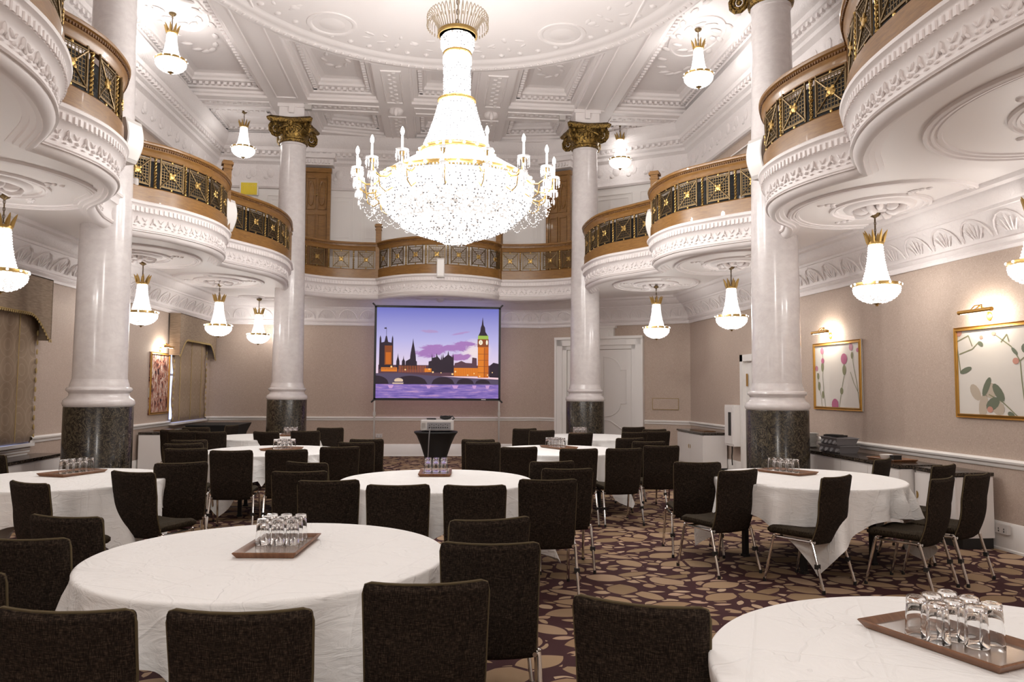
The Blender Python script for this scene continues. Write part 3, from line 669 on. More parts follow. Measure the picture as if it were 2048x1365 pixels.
LBL = {'AR': 'curved oak and gilt balustrade at upper right corner, highest and nearest camera', 'BR': 'curved oak balustrade right of the near right marble column, below the corner one',
       'CR': 'curved oak balustrade running left from the near right column to a square newel', 'DR': 'short curved oak balustrade between square newel and the far right column',
       'WR': 'concave oak balustrade stretch right of centre on the end gallery', 'E': 'bowed oak balustrade in the middle of the end gallery above the screen',
       'WL': 'concave oak balustrade stretch left of centre on the end gallery', 'DL': 'short curved oak balustrade touching the far left column below yellow sheet',
       'CL': 'curved oak balustrade running right from behind the near left column', 'BL': 'curved oak and gilt balustrade left of the near left column shaft',
       'AL': 'curved oak balustrade glimpsed at the very top left corner', 'NR': '', 'NL': ''}
def post(mb, p, an, h=.92, wd=.12):
    n_ = (-math.sin(an), math.cos(an)); x, y = p[0]-n_[0]*.02, p[1]-n_[1]*.02
    mb.box((x, y, ZG+h/2), (wd, wd, h), an); mb.box((x, y, ZG+h+.02), (wd+.05, wd+.05, .04), an); mb.box((x, y, ZG+h+.05), (wd+.02, wd+.02, .03), an); mb.box((x, y, ZG+h-.06), (wd+.025, wd+.025, .02), an)
for nm, P in SEGS:
    if nm[0] == 'N': continue
    mid = P[len(P)//2]; o = thing('balustrade', LBL[nm], 'balustrade', (0, 0, 0), 0, 'oak and bronze gallery balustrades')
    mb = MB(); mb.sweep(P, BASE, pclosed=True); mb.build('base_board', 'oak', o, smooth=30)
    mb = MB(); mb.sweep(P, RAIL, pclosed=True); hr = mb.build('handrail', 'oak', o, smooth=30)
    mb = MB()
    for (p, an) in along(P, .032):
        n_ = (-math.sin(an), math.cos(an)); mb.box((p[0]+n_[0]*.038, p[1]+n_[1]*.038, 4.695), (.016, .016, .026), an)
    mb.build('dentil_strip', 'oak_dark', hr, smooth=0)
    if nm[0] in 'ABCD':
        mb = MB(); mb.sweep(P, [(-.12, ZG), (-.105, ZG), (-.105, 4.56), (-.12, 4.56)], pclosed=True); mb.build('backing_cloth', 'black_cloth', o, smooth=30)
    for i, (p, an) in enumerate(along(P, .49)):
        n_ = (-math.sin(an), math.cos(an))
        g = bpy.data.objects.new('grille_panel', gme); COL.objects.link(g); g.parent = o; g.location = (p[0]-n_[0]*.02, p[1]-n_[1]*.02, 4.385); g.rotation_euler = (0, 0, an+PI)
    ends = along(P, .49, 0)[1:]
    for (p, an) in ends:
        n_ = (-math.sin(an), math.cos(an))
        g = bpy.data.objects.new('twisted_baluster', bme); COL.objects.link(g); g.parent = o; g.location = (p[0]-n_[0]*.02, p[1]-n_[1]*.02, 4.38); g.rotation_euler = (0, 0, an)
    a0 = math.atan2(P[1][1]-P[0][1], P[1][0]-P[0][0]); a1 = math.atan2(P[-1][1]-P[-2][1], P[-1][0]-P[-2][0])
    NP = {'AR': [(P[-1], a1, 1.22)], 'BR': [(P[-1], a1, .85)], 'CR': [((3.51, 11.88), a1, 1.13)], 'DR': [(P[-1], a1, .72)], 'E': [(P[0], a0, 1.15)], 'WL': [(P[0], a0, 1.15)],
          'DL': [(P[0], a0, .72)], 'CL': [((-3.36, 12.12), a0, 1.13)], 'BL': [(P[0], a0, .85)], 'AL': [(P[0], a0, 1.22)]}.get(nm, [])
    for (pp, pa, ph_) in NP:
        mb = MB(); post(mb, pp, pa, ph_)
        mb.build('newel_post', 'oak', o, smooth=0)

# ------------------------------------------------------------------ doors, wall fittings
a, b_ = CR, CE; anc = math.atan2(b_[1]-a[1], b_[0]-a[0])
def CW(s, off, z): return wframe(a, b_, Lc-s, z, off)       # s from CE as measured
mb = MB()
for s0, s1, z0, z1, t in ((.45, .60, 0, 2.72, .10), (2.35, 2.50, 0, 2.72, .10), (.45, 2.50, 2.56, 2.72, .10), (.42, .47, 0, 2.74, .13), (2.48, 2.53, 0, 2.74, .13), (.42, 2.53, 2.70, 2.76, .14), (.60, .70, 0, 2.58, .06), (2.25, 2.35, 0, 2.58, .06), (.6, 2.35, 2.47, 2.58, .06), (1.05, 1.85, 2.7, 2.98, .10), (1.0, 1.9, 2.94, 2.99, .14), (1.15, 1.75, 2.76, 2.9, .13)):
    mb.box(CW((s0+s1)/2, t/2, (z0+z1)/2), (s1-s0, t, z1-z0), anc)
dr = struct(mb.build('door_1', 'white', smooth=0))
for (s0, s1) in ((.71, 1.465), (1.485, 2.24)):
    mb = MB(); mb.box(CW((s0+s1)/2, .02, 1.23), (s1-s0, .035, 2.46), anc); lf = mb.build('door_leaf', 'white', dr, smooth=0)
    mb = MB(); e0, e1 = s0+.12, s1-.12; out = s1 > 2
    pts = [(e0, .30), (e1, .30), (e1, .62)] if out else [(e1, .30), (e0, .30), (e0, .62)]
    def q(s_, z_): return CW(s_, .045, z_)
    xs = (e0, e1) if out else (e1, e0); sg = 1 if out else -1
    path = [(xs[0], .95)]+[(xs[0]+sg*(e1-e0)*.75*math.sin(t), 1.25-.3*math.cos(t)) for t in [PI/2*k/6 for k in range(1, 7)]]+[(xs[1], 1.25), (xs[1], 2.0)]+[(xs[0]+sg*(e1-e0)*.75*math.cos(t), 2.0+.3*math.sin(t)) for t in [PI/2*k/6 for k in range(0, 7)]]+[(xs[0], 2.3)]
    mb.tube([q(*p) for p in path], .014, 5, closed=True)
    path = [(xs[0], .2), (xs[1], .2), (xs[1], .62), (xs[0]+sg*(e1-e0)*.7, .72), (xs[0]+sg*(e1-e0)*.3, .86), (xs[0], .88)]
    mb.tube([q(*p) for p in path], .014, 5, closed=True); mb.build('panel_moulding', 'white', lf, smooth=60)
# door on right wall behind the near column
mb = MB(); xw = XRW(12.3)
for (y0, y1, z0, z1, t) in ((11.72, 11.84, 0, 2.2, .09), (12.86, 12.98, 0, 2.2, .09), (11.72, 12.98, 2.08, 2.2, .09), (11.84, 12.86, 0, 2.08, .03)):
    mb.box((xw-t/2+.02, (y0+y1)/2, (z0+z1)/2), (t+.04, y1-y0, z1-z0))
dr = struct(mb.build('door_2', 'white', smooth=0)); mb = MB(); mb.box((xw-.05, 12.76, 1.75), (.012, .05, .22)); mb.build('sign_plate', 'frame', dr, smooth=0)
# wall cabinet box with dark slot
o = thing('wall_box', 'tall white wall mounted box with narrow dark window slot', 'box', (XRW(13.2)-.09, 13.2, .56))
mb = MB(); mb.box((0, 0, .37), (.18, .42, .74)); mb.box((-.095, 0, .37), (.02, .36, .66)); mb.build('case', 'white2', o, smooth=0)
mb = MB(); mb.box((-.105, -.06, .4), (.012, .12, .42)); mb.build('slot_window', 'black', o, smooth=0)
mb = MB(); mb.tube([(0, .1, 0), (0, .1, -.12), (0, .12, -.2), (0, .1, -.36)], .012, 6); mb.build('cable', 'black', o)
# access hatch on canted wall
mb = MB(); mb.box((0, 0, 0), (.56, .012, .24)); o = mb.build('access_hatch', 'paper', None, 0, CW(3.0, .012, 1.26), anc); tag(o, 'wallpapered rectangular access hatch between white door and corner', 'hatch')
mb = MB()
for (x, z, dx, dz) in ((0, -.12, .58, .008), (0, .12, .58, .008), (-.285, 0, .008, .24), (.285, 0, .008, .24)): mb.box((x, .01, z), (dx, .006, dz))
mb.build('hatch_edge', M['trimming'], o, smooth=0)
def socket(loc, rz, label):
    o = thing('wall_socket', label, 'socket', loc, rz); mb = MB(); mb.box((0, .02, 0), (.15, .04, .09)); mb.build('plate', 'white_plastic', o, smooth=0)
    mb = MB(); [mb.box((s*.035, .043, -.01+d*.012), (.008, .004, .014)) for s in (-1, 1) for d in (-1, 1)]; mb.build('socket_hole', 'black', o, smooth=0)
socket((-1.33, YE-.0, .47), PI, 'white double wall socket low on end wall under the screen')
socket((XRW(7.0)-.04, 6.98, .22), PI/2, 'white double socket on skirting past the sideboard end')

# ------------------------------------------------------------------ windows, blinds and pelmets (left wall)
for i, (y0, y1) in enumerate(WIN):
    xw = XLW((y0+y1)/2); z0, z1 = (.86, 2.75) if i == 0 else (.82, 2.75)
    mb = MB(); yc = (y0+y1)/2
    for (yy, zz, dy, dz) in ((y0+.03, (z0+z1)/2, .06, z1-z0), (y1-.03, (z0+z1)/2, .06, z1-z0), (yc, (z0+z1)/2, .05, z1-z0), (yc, z0+.03, y1-y0, .06), (yc, z1-.03, y1-y0, .06), (yc, (z0+z1)/2, y1-y0, .04)): mb.box((xw-.12, yy, zz), (.06, dy, dz))
    wn = struct(mb.build('window_%d' % (i+1), 'white', smooth=0))
    mb = MB(); mb.box((xw-.15, yc, (z0+z1)/2), (.01, y1-y0, z1-z0)); mb.build('pane', 'daylight', wn, smooth=0)
    mb = MB(); mb.box((xw+.03, yc, z0-.02), (.12, y1-y0+.1, .04)); mb.build('window_sill', 'white', wn, smooth=0)
    if i == 1:
        mb = MB()
        for k in range(4): mb.box((xw+.02, yc, z0-.07-.035*k), (.05-.008*k, y1-y0+.06, .02))
        mb.build('sill_moulding', 'white', wn, smooth=0)
    # roman blind
    o = thing('roman_blind', ['beige patterned blind on the far left window near the room corner', 'beige patterned blind with scalloped edge at the left picture edge'][i], 'blind', (xw+.05, yc-(.065 if i == 0 else -.03), z0+.02), 0, 'patterned window blinds')
    n = 18; vs = []; fs = []; W_ = y1-y0+(.08 if i == 0 else .08); H_ = 1.93
    for k in range(n+1):
        for j in range(12):
            zz = H_*k/n; vs.append((.012*math.sin(zz*9), -W_/2+W_*j/11+(.02*math.sin(zz*14) if j in (0, 11) else 0), zz))
    for k in range(n):
        for j in range(11): fs.append((k*12+j, k*12+j+1, (k+1)*12+j+1, (k+1)*12+j))
    mb = MB(); mb.add(vs, fs); bo = mb.build('blind_cloth', 'blind', o, smooth=80); bo.modifiers.new('s', 'SOLIDIFY').thickness = .01
    mb = MB()
    for q in (-.32, 0, .32): mb.tube([(.02, q*W_, .02), (.02, q*W_, H_)], .006, 4)
    for q in (-1, 1):
        for k in range(12): mb.blob((.02, q*W_*.49, .06+k*.125), (.012, .018, .04), 6, 4)
    mb.build('trimming', 'trimming', o)
    # pelmet: bowed box with shaped lower edge
    ya, yb = (y0-.2, 17.42) if i == 0 else (y0-.15, y1+.12); zt = 3.0; L = yb-ya
    o = thing('pelmet', ['shaped beige fabric pelmet over the far left window', 'large shaped beige pelmet with zigzag fringe at left picture edge'][i], 'pelmet', (xw, (ya+yb)/2, 0), 0, 'fabric pelmets over the windows')
    def low(t):   # lower edge height along the pelmet, dropping at the ends
        u = abs(t-.5)*2
        return 2.50 if u < .60 else 2.50-.32*(1-math.cos(min(1, (u-.60)/.36)*PI/2))
    N = 60; D_ = .20; mb = MB(); vs = []; fs = []
    for k in range(N+1):
        t = k/N; yy = -L/2+L*t; zz = low(t); vs += [(D_, yy, zz), (D_, yy, zt), (D_-.015, yy, zz), (D_-.015, yy, zt)]
    for k in range(N): a4 = 4*k; fs += [(a4, a4+4, a4+5, a4+1), (a4+2, a4+3, a4+7, a4+6), (a4, a4+2, a4+6, a4+4)]
    mb.add(vs, fs)
    for s in (-1, 1): mb.box((D_/2, s*L/2, (zt+2.18)/2), (D_, .015, zt-2.18))
    mb.box((D_/2, 0, zt-.005), (D_, L, .012)); mb.build('valance', 'pelmet', o, smooth=30)
    mb = MB()
    for k in range(N+1): t = k/N; mb.blob((D_+.003, -L/2+L*t, low(t)-.01), (.008, .016, .018), 5, 4)
    mb.tube([(D_+.004, -L/2+L*k/N, low(k/N)+.008) for k in range(N+1)], .007, 4); mb.build('fringe', 'trimming', o)

# ------------------------------------------------------------------ pictures and picture lights
def picture(loc, rz, w_, h_, label, art, mats):
    o = thing('framed_picture', label, 'picture', loc, rz)
    mb = MB(); t = .045
    P = [(-w_/2, -h_/2), (w_/2, -h_/2), (w_/2, h_/2), (-w_/2, h_/2)]
    prof_ = [(0, 0), (-.035, 0), (-.045, .01), (-.04, .035), (-.03, .03), (-.015, .02), (-.005, .03), (0, .022)]
    nn = normals(P, True); vs = []; k = len(prof_); fs = []
    for p, n in zip(P, nn):
        for d, yv in prof_: vs.append((p[0]-n[0]*(-d)*-1, yv, p[1]-n[1]*(-d)*-1))
    for i in range(4):
        for j in range(k-1): fs.append((i*k+j, ((i+1) % 4)*k+j, ((i+1) % 4)*k+j+1, i*k+j+1))
    mb.add(vs, fs); mb.build('picture_frame', 'frame', o, smooth=20)
    mb = MB(); art(mb, w_, h_); mb.build('canvas', mats, o, smooth=0); return o
def F2(y): return lambda a_, b2: (a_, y, b2)
def disc(mb, cx, cz, rx, rz_, y, n=14, rot=0):
    mb.poly([(cx+rx*math.cos(2*PI*k/n)*math.cos(rot)-rz_*math.sin(2*PI*k/n)*math.sin(rot), y, cz+rx*math.cos(2*PI*k/n)*math.sin(rot)+rz_*math.sin(2*PI*k/n)*math.cos(rot)) for k in range(n)])
def strip(mb, pts, wd, y):
    for (x0, z0), (x1, z1) in zip(pts, pts[1:]):
        l = math.hypot(x1-x0, z1-z0) or 1; nx, nz = -(z1-z0)/l*wd/2, (x1-x0)/l*wd/2
        mb.poly([(x0+nx, y, z0+nz), (x1+nx, y, z1+nz), (x1-nx, y, z1-nz), (x0-nx, y, z0-nz)])
M['art_paper'] = simple('art_paper', (.66, .62, .57), .4); M['stem'] = simple('stem_green', (.22, .22, .12), .6); M['bulbg'] = simple('bud_brown', (.30, .24, .15), .6)
M['pink'] = simple('thistle_pink', (.48, .20, .27), .6); M['red'] = simple('thistle_red', (.42, .12, .22), .6); M['leafg'] = simple('leaf_green', (.13, .15, .10), .6); M['shade'] = simple('leaf_taupe', (.45, .38, .30), .6); M['salmon'] = simple('salmon', (.50, .24, .18), .6)
def thistles(mb, w_, h_):
    mb.cur = 0; mb.box((0, .008, 0), (w_, .01, h_))
    fx = lambda u: w_/2-(u)*w_; fz = lambda v: h_/2-v*h_    # u from photograph-left (viewer) ; picture local +x points to viewer-left
    mb.cur = 1
    for st in ([(.20, .12), (.22, .3), (.20, .5), (.22, .75), (.26, .99)], [(.08, .45), (.10, .6), (.16, .8), (.18, .99)], [(.66, .30), (.66, .48), (.60, .7), (.54, .99)], [(.82, .2), (.84, .35), (.90, .6), (.95, .95)], [(.78, .45), (.84, .6), (.93, .75)]):
        strip(mb, [(fx(a_), fz(b2)) for a_, b2 in st], .010, .0155)
    for a_, b2, rx, rz_ in ((.20, .36, .035, .09), (.10, .5, .03, .06), (.12, .65, .035, .08), (.20, .78, .03, .07), (.66, .42, .045, .09), (.82, .22, .03, .06), (.60, .72, .04, .06)): disc(mb, fx(a_), fz(b2), rx, rz_*.8, .016)
    mb.cur = 2
    for a_, b2, r_ in ((.20, .12, .045), (.07, .38, .035), (.80, .10, .045)): disc(mb, fx(a_), fz(b2), r_, r_*1.1, .017)
    mb.cur = 3
    for a_, b2, r_ in ((.21, .27, .04), (.66, .26, .075), (.46, .92, .085), (.93, .15, .03)): disc(mb, fx(a_), fz(b2), r_, r_, .0175)
def vine(mb, w_, h_):
    mb.cur = 0; mb.box((0, .008, 0), (w_, .01, h_)); fx = lambda u: w_/2-u*w_; fz = lambda v: h_/2-v*h_
    mb.cur = 5
    for a_, b2, rx, rz_, rt in ((.22, .72, .10, .06, .9), (.30, .86, .06, .13, .2), (.45, .88, .09, .07, .4), (.38, .70, .09, .08, 0)): disc(mb, fx(a_), fz(b2), rx, rz_, .0152, 12, rt)
    mb.cur = 1
    for st in ([(.02, .16), (.05, .4), (.06, .5)], [(.05, .3), (.2, .25), (.27, .18)], [(.02, .16), (.16, .10), (.2, .22)], [(.45, .12), (.6, .25), (.68, .40), (.69, .6), (.72, .95)], [(.36, .74), (.5, .82), (.66, .98)], [(.68, .40), (.8, .3), (.95, .25)], [(.5, .2), (.56, .12), (.58, .2)]): strip(mb, [(fx(a_), fz(b2)) for a_, b2 in st], .012, .0155)
    mb.cur = 4
    for a_, b2, rx, rz_, rt in ((.12, .48, .09, .03, -.3), (.34, .66, .04, .11, .5), (.46, .72, .11, .05, .9), (.40, .84, .10, .06, -.5), (.63, .30, .05, .02, .8), (.74, .28, .06, .05, .4), (.85, .5, .09, .05, -.7), (.29, .2, .04, .025, .5), (.58, .95, .05, .03, .5)): disc(mb, fx(a_), fz(b2), rx, rz_, .016, 12, rt)
    mb.cur = 6
    for a_, b2, rx in ((.05, .06, .05), (.30, .13, .025), (.43, .10, .03), (.64, .40, .04), (.37, .9, .04)): disc(mb, fx(a_), fz(b2), rx, rx*.8, .0165)
ART = ['art_paper', 'stem', 'pink', 'red', 'leafg', 'shade', 'salmon']
rzR = PI/2-.029   # local +y faces -x (into the room)
picture((XRW(9.95)-.002, 9.95, 1.78), PI/2+.029, 1.2, .96, 'gilt framed botanical picture of pink thistles on right wall', thistles, ART)
picture((XRW(6.95)-.002, 6.98, 1.78), PI/2+.029, 1.30, .97, 'gilt framed botanical picture of leafy rosebud vine at right edge', vine, ART)
m, nt, b = nmat('abstract_canvas'); setp(b, None, .5); v = coords(nt, (9, 9, 4)); n1 = noise(nt, v, 1.5, 5, .7, 1.2); nt.links.new(ramp(nt, n1, [(.42, (.02, .012, .02)), (.46, (.30, .04, .03)), (.50, (.50, .34, .22)), (.53, (.40, .07, .04)), (.57, (.66, .6, .54))]), b.inputs['Base Color']); M['abstract'] = m
picture((XLW(14.7)+.002, 14.7, 1.63), -PI/2-.03, .92, 1.16, 'gilt framed red and white abstract picture beside the left window', lambda mb, w_, h_: mb.box((0, .008, 0), (w_, .01, h_)), ['abstract'])
def picture_light(loc, rz, label, wd):
    o = thing('picture_light', label, 'lamp', loc, rz, 'brass picture lights')
    mb = MB(); mb.tube([(-wd/2, .17, .02), (wd/2, .17, .02)], .022, 10); mb.build('lamp_shade', 'frame', o)
    mb = MB(); mb.tube([(0, .01, -.03), (0, .05, .05), (0, .12, .07), (0, .17, .03)], .008, 6); mb.blob((0, .01, -.03), (.04, .012, .05), 10, 6); mb.tube([(-.08, .16, .03), (-.05, .13, .08), (.05, .13, .08), (.08, .16, .03)], .006, 6); mb.build('bracket', 'frame', o)
    mb = MB(); mb.box((0, .168, -.001), (wd*.86, .016, .004)); mb.build('lit_tube', 'lampstrip', o, smooth=0)
    c, s = math.cos(rz), math.sin(rz)
    l = bpy.data.lights.new('picture_glow', 'AREA'); l.shape = 'RECTANGLE'; l.size = wd*.8; l.size_y = .03; l.energy = 5.5; l.color = (1, .88, .74)
    lo = bpy.data.objects.new('picture_glow', l); COL.objects.link(lo); lo.location = (loc[0]-s*.15, loc[1]+c*.15, loc[2]-.01)
    d = Vector((s*.8, -c*.8, -.1)).normalized(); lo.rotation_euler = d.to_track_quat('-Z', 'Y').to_euler()
picture_light((XRW(10.1)-.0, 10.1, 2.38), PI/2+.029, 'brass picture light above the thistle picture', .42)
picture_light((XRW(7.1)-.0, 7.13, 2.38), PI/2+.029, 'brass picture light above the vine picture at right', .46)
picture_light((XLW(14.7)+.0, 14.7, 2.30), -PI/2-.03, 'brass picture light above the abstract picture on left wall', .40)

# ------------------------------------------------------------------ pendants
def lerp_prof(P, z):
    for (r0, z0), (r1, z1) in zip(P, P[1:]):
        if z0 <= z <= z1: return r0+(r1-r0)*(z-z0)/((z1-z0) or 1)
    return P[-1][0]
def make_pendant():
    o = thing('pendant_lamp', 'x', 'lamp', (0, 0, 0))
    # z=0 at the bottom finial; bowl, bell, crown, chain to 1.03
    bowl = [(.001, .03), (.06, .032), (.13, .055), (.19, .095), (.228, .145), (.238, .19), (.232, .225)]
    bell = [(.15, .245), (.14, .27), (.105, .40), (.085, .52), (.075, .63), (.072, .68)]
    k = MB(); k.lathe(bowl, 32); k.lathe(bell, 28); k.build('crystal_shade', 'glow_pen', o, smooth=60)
    k = MB()
    for zi in range(9):
        z = .045+zi*.02; r = lerp_prof(bowl, z)
        n = max(10, int(r*150)) if zi < 8 else 30
        for j in range(n): a = 2*PI*(j+.5*(zi % 2))/n; k.blob(((r+.003)*math.cos(a), (r+.003)*math.sin(a), z), (.0065, .0065, .009), 4, 2)
    for j in range(26):
        a = 2*PI*j/26
        for q in range(15): z = .26+q*.028; r = lerp_prof(bell, z)+.003; k.blob((r*math.cos(a), r*math.sin(a), z), (.005, .005, .009), 4, 2)
    k.build('bead_strings', 'bead', o, smooth=0)
    k = MB(); k.lathe([(.226, .215), (.246, .218), (.248, .235), (.244, .25), (.24, .252), (.215, .258), (.15, .262), (.15, .25), (.225, .24)], 40); k.build('rim_band', 'gold', o)
    k = MB()
    for j in range(12): a = 2*PI*j/12; k.blob((.250*math.cos(a), .250*math.sin(a), .236), (.014, .014, .014), 7, 5)
    k.build('rim_studs', 'bead', o)
    k = MB(); k.lathe([(.074, .68), (.084, .685), (.084, .71), (.078, .715), (.066, .70)], 24)
    for j in range(8):
        a = 2*PI*j/8; c, s = math.cos(a), math.sin(a)
        k.tube([(c*.078, s*.078, .70), (c*.088, s*.088, .75), (c*.108, s*.108, .80), (c*.125, s*.125, .835)], [.018, .02, .013, .003], 6)
    k.lathe([(.001, -.0), (.014, .004), (.018, .012), (.008, .018), (.05, .03), (.052, .036), (.001, .04)], 16); k.build('gilt_crown', 'gold', o)
    k = MB()
    for j in range(7): 
        z = .73+j*.038; pts = [((.011*math.cos(t) if j % 2 else 0), (0 if j % 2 else .011*math.cos(t)), z+.024*math.sin(t)) for t in [2*PI*q/8 for q in range(8)]]; k.tube(pts, .0035, 4, closed=True)
    k.tube([(0, 0, .70), (0, 0, .99)], .004, 5)
    k.lathe([(.008, .975), (.018, .985), (.045, 1.0), (.058, 1.02), (.058, 1.035)], 20); k.build('chain', 'bronze', o)
    return o
pend0 = make_pendant()
ZB = 2.50
PL = [((4.78, 7.72), ZB, 'crystal pendant lamp in front of the right wall pictures beyond the near right column'),
      ((4.62, 11.4), ZB, 'crystal pendant lamp just left of the near right column shaft'),
      ((4.10, 13.75), ZB, 'crystal pendant lamp above the wall corner beside the white door'),
      ((5.35, 6.15), ZB, 'crystal pendant lamp cut off by the right picture edge'),
      ((-4.66, 12.25), ZB, 'crystal pendant lamp just right of the near left column shaft'),
      ((-4.16, 14.65), ZB, 'crystal pendant lamp hanging over the far left window pelmet'),
      ((-3.98, 17.05), ZB, 'smallest crystal pendant lamp beside the far left column shaft'),
      ((-4.45, 8.05), ZB, 'crystal pendant lamp cut off by the left picture edge'),
      ((-4.42, 12.45), 6.68, 'ceiling crystal pendant lamp at upper left, beside the near left column top'),
      ((4.30, 11.9), 6.62, 'ceiling crystal pendant lamp at upper right, left of the near right column top'),
      ((-4.2, 16.2), 6.44, 'ceiling crystal pendant lamp left of the far left gilt capital'),
      ((3.98, 16.05), 6.44, 'ceiling crystal pendant lamp right of the far right gilt capital')]
for i, ((x, y), z, lb) in enumerate(PL):
    if i == 0: o = pend0; o.location = (x, y, z); o['label'] = lb; o['group'] = 'crystal pendant lamps'
    else: o = dup(pend0, (x, y, z), i*.7, lb, 'crystal pendant lamps')
    for k in range(2):
        a = (x-XC > 0)*PI+k*PI; light('pendant_or_fill_light', (x+.30*math.cos(a+.6), y+.30*math.sin(a+.6), z+(.30 if z < 4 else .45)), P_PEN*(.26 if z < 4 else .40 if y < 15 else .10), .09)
# added fill lamps without fixtures, out of view beside and ahead of the camera
for (x, y) in ((-4.7, 4.6), (4.7, 3.4), (-4.6, .6), (4.6, .4)):
    light('pendant_or_fill_light', (x, y, 2.4), P_PEN*.9, .2)

# ------------------------------------------------------------------ great chandelier
CX_, CY_ = .20, 9.4
ch = thing('chandelier', 'huge tiered crystal chandelier with gilt rings and candle arms in the centre of the hall', 'chandelier', (CX_, CY_, 0))
bowl = [(.001, 3.40), (.10, 3.405), (.17, 3.44), (.30, 3.49), (.50, 3.555), (.70, 3.65), (.85, 3.77), (.94, 3.90), (.975, 4.02), (.98, 4.13)]
can = [(.93, 4.22), (.85, 4.28), (.70, 4.37), (.56, 4.46), (.46, 4.54)]
bell = [(.44, 4.58), (.41, 4.66), (.36, 4.78), (.30, 4.95), (.25, 5.12), (.225, 5.24)]
neck = [(.17, 5.26), (.165, 5.40), (.168, 5.60), (.17, 5.72), (.185, 5.74), (.185, 5.83), (.165, 5.86), (.17, 5.90), (.205, 5.94), (.21, 6.06), (.19, 6.10)]
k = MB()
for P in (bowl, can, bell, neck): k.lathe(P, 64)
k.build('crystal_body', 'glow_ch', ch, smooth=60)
k = MB()
def bead_rows(P, z0, z1, dz, dens, r_, stag=True, off=.006):
    i = 0; z = z0
    while z < z1:
        r = lerp_prof(P, z); n = max(8, int(r*dens))
        for j in range(n):
            a = 2*PI*(j+(.5*(i % 2) if stag else 0))/n+random.uniform(-.004, .004); k.cur = int(random.random() < .30); k.blob(((r+off)*math.cos(a), (r+off)*math.sin(a), z+random.uniform(-.003, .003)), r_, 4, 2)
        z += dz; i += 1
bead_rows(bowl, 3.70, 4.15, .034, 150, (.011, .011, .013))
for i in range(16):
    r = .70-.04*i
    if r < .06: break
    z = 3.65-(.70-r)*.42
    # radial rings following the underside
    zz = min(b2 for a2, b2 in [(abs(lerp_prof(bowl, q)-r), q) for q in [3.40+.002*t for t in range(130)]] if a2 < .03) if r > .1 else 3.41
    n = int(r*150)
    for j in range(n): a = 2*PI*(j+.5*(i % 2))/n; k.cur = int(random.random() < .30); k.blob((r*math.cos(a), r*math.sin(a), zz-.008), (.011, .011, .012), 4, 2)
bead_rows(bell, 4.60, 5.23, .035, 150, (.009, .009, .013)); bead_rows(neck, 5.27, 5.72, .035, 150, (.008, .008, .013)); bead_rows(neck, 5.92, 6.08, .035, 150, (.008, .008, .013))
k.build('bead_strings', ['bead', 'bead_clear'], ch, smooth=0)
def ringband(r, z, h, t=.012, n=64): return [(r-t, z-h/2), (r+t*.4, z-h/2), (r+t, z-h*.3), (r+t*.6, z), (r+t, z+h*.3), (r+t*.4, z+h/2), (r-t, z+h/2), (r-t, z-h/2)]
for r, z, h in ((.965, 4.175, .06), (.475, 4.56, .055), (.235, 5.245, .035), (.172, 5.87, .03), (.245, 6.13, .055)): k = MB(); k.lathe(ringband(r, z, h), 64); k.build('gilt_ring', 'gold', ch)
k = MB()
for j in range(32): a = 2*PI*j/32; k.blob((.985*math.cos(a), .985*math.sin(a), 4.175), (.02, .02, .02), 6, 4)
for j in range(18): a = 2*PI*j/18; k.blob((.49*math.cos(a), .49*math.sin(a), 4.56), (.017, .017, .017), 6, 4)
k.build('ring_studs', 'bulb', ch)
k = MB()   # curling crystal plume crown
for j in range(44):
    a = 2*PI*j/44; c, s = math.cos(a), math.sin(a)
    k.tube([(c*.22, s*.22, 6.13), (c*.27, s*.27, 6.25), (c*.33, s*.33, 6.36), (c*.375, s*.375, 6.39), (c*.395, s*.395, 6.35), (c*.392, s*.392, 6.27)], [.007, .007, .006, .006, .006, .004], 4)
    k.blob((c*.392, s*.392, 6.23), (.010, .010, .03), 4, 3)
k.build('crystal_crown', 'crown_crystal', ch)
k = MB()
for q in range(26):
    z = 6.1+q*.066; pts = [((.018*math.cos(t) if q % 2 else 0), (0 if q % 2 else .018*math.cos(t)), z+.042*math.sin(t)) for t in [2*PI*i/8 for i in range(8)]]; k.tube(pts, .006, 4, closed=True)
k.tube([(0, 0, 6.0), (0, 0, 7.8)], .006, 5); k.build('chain', 'bronze', ch)
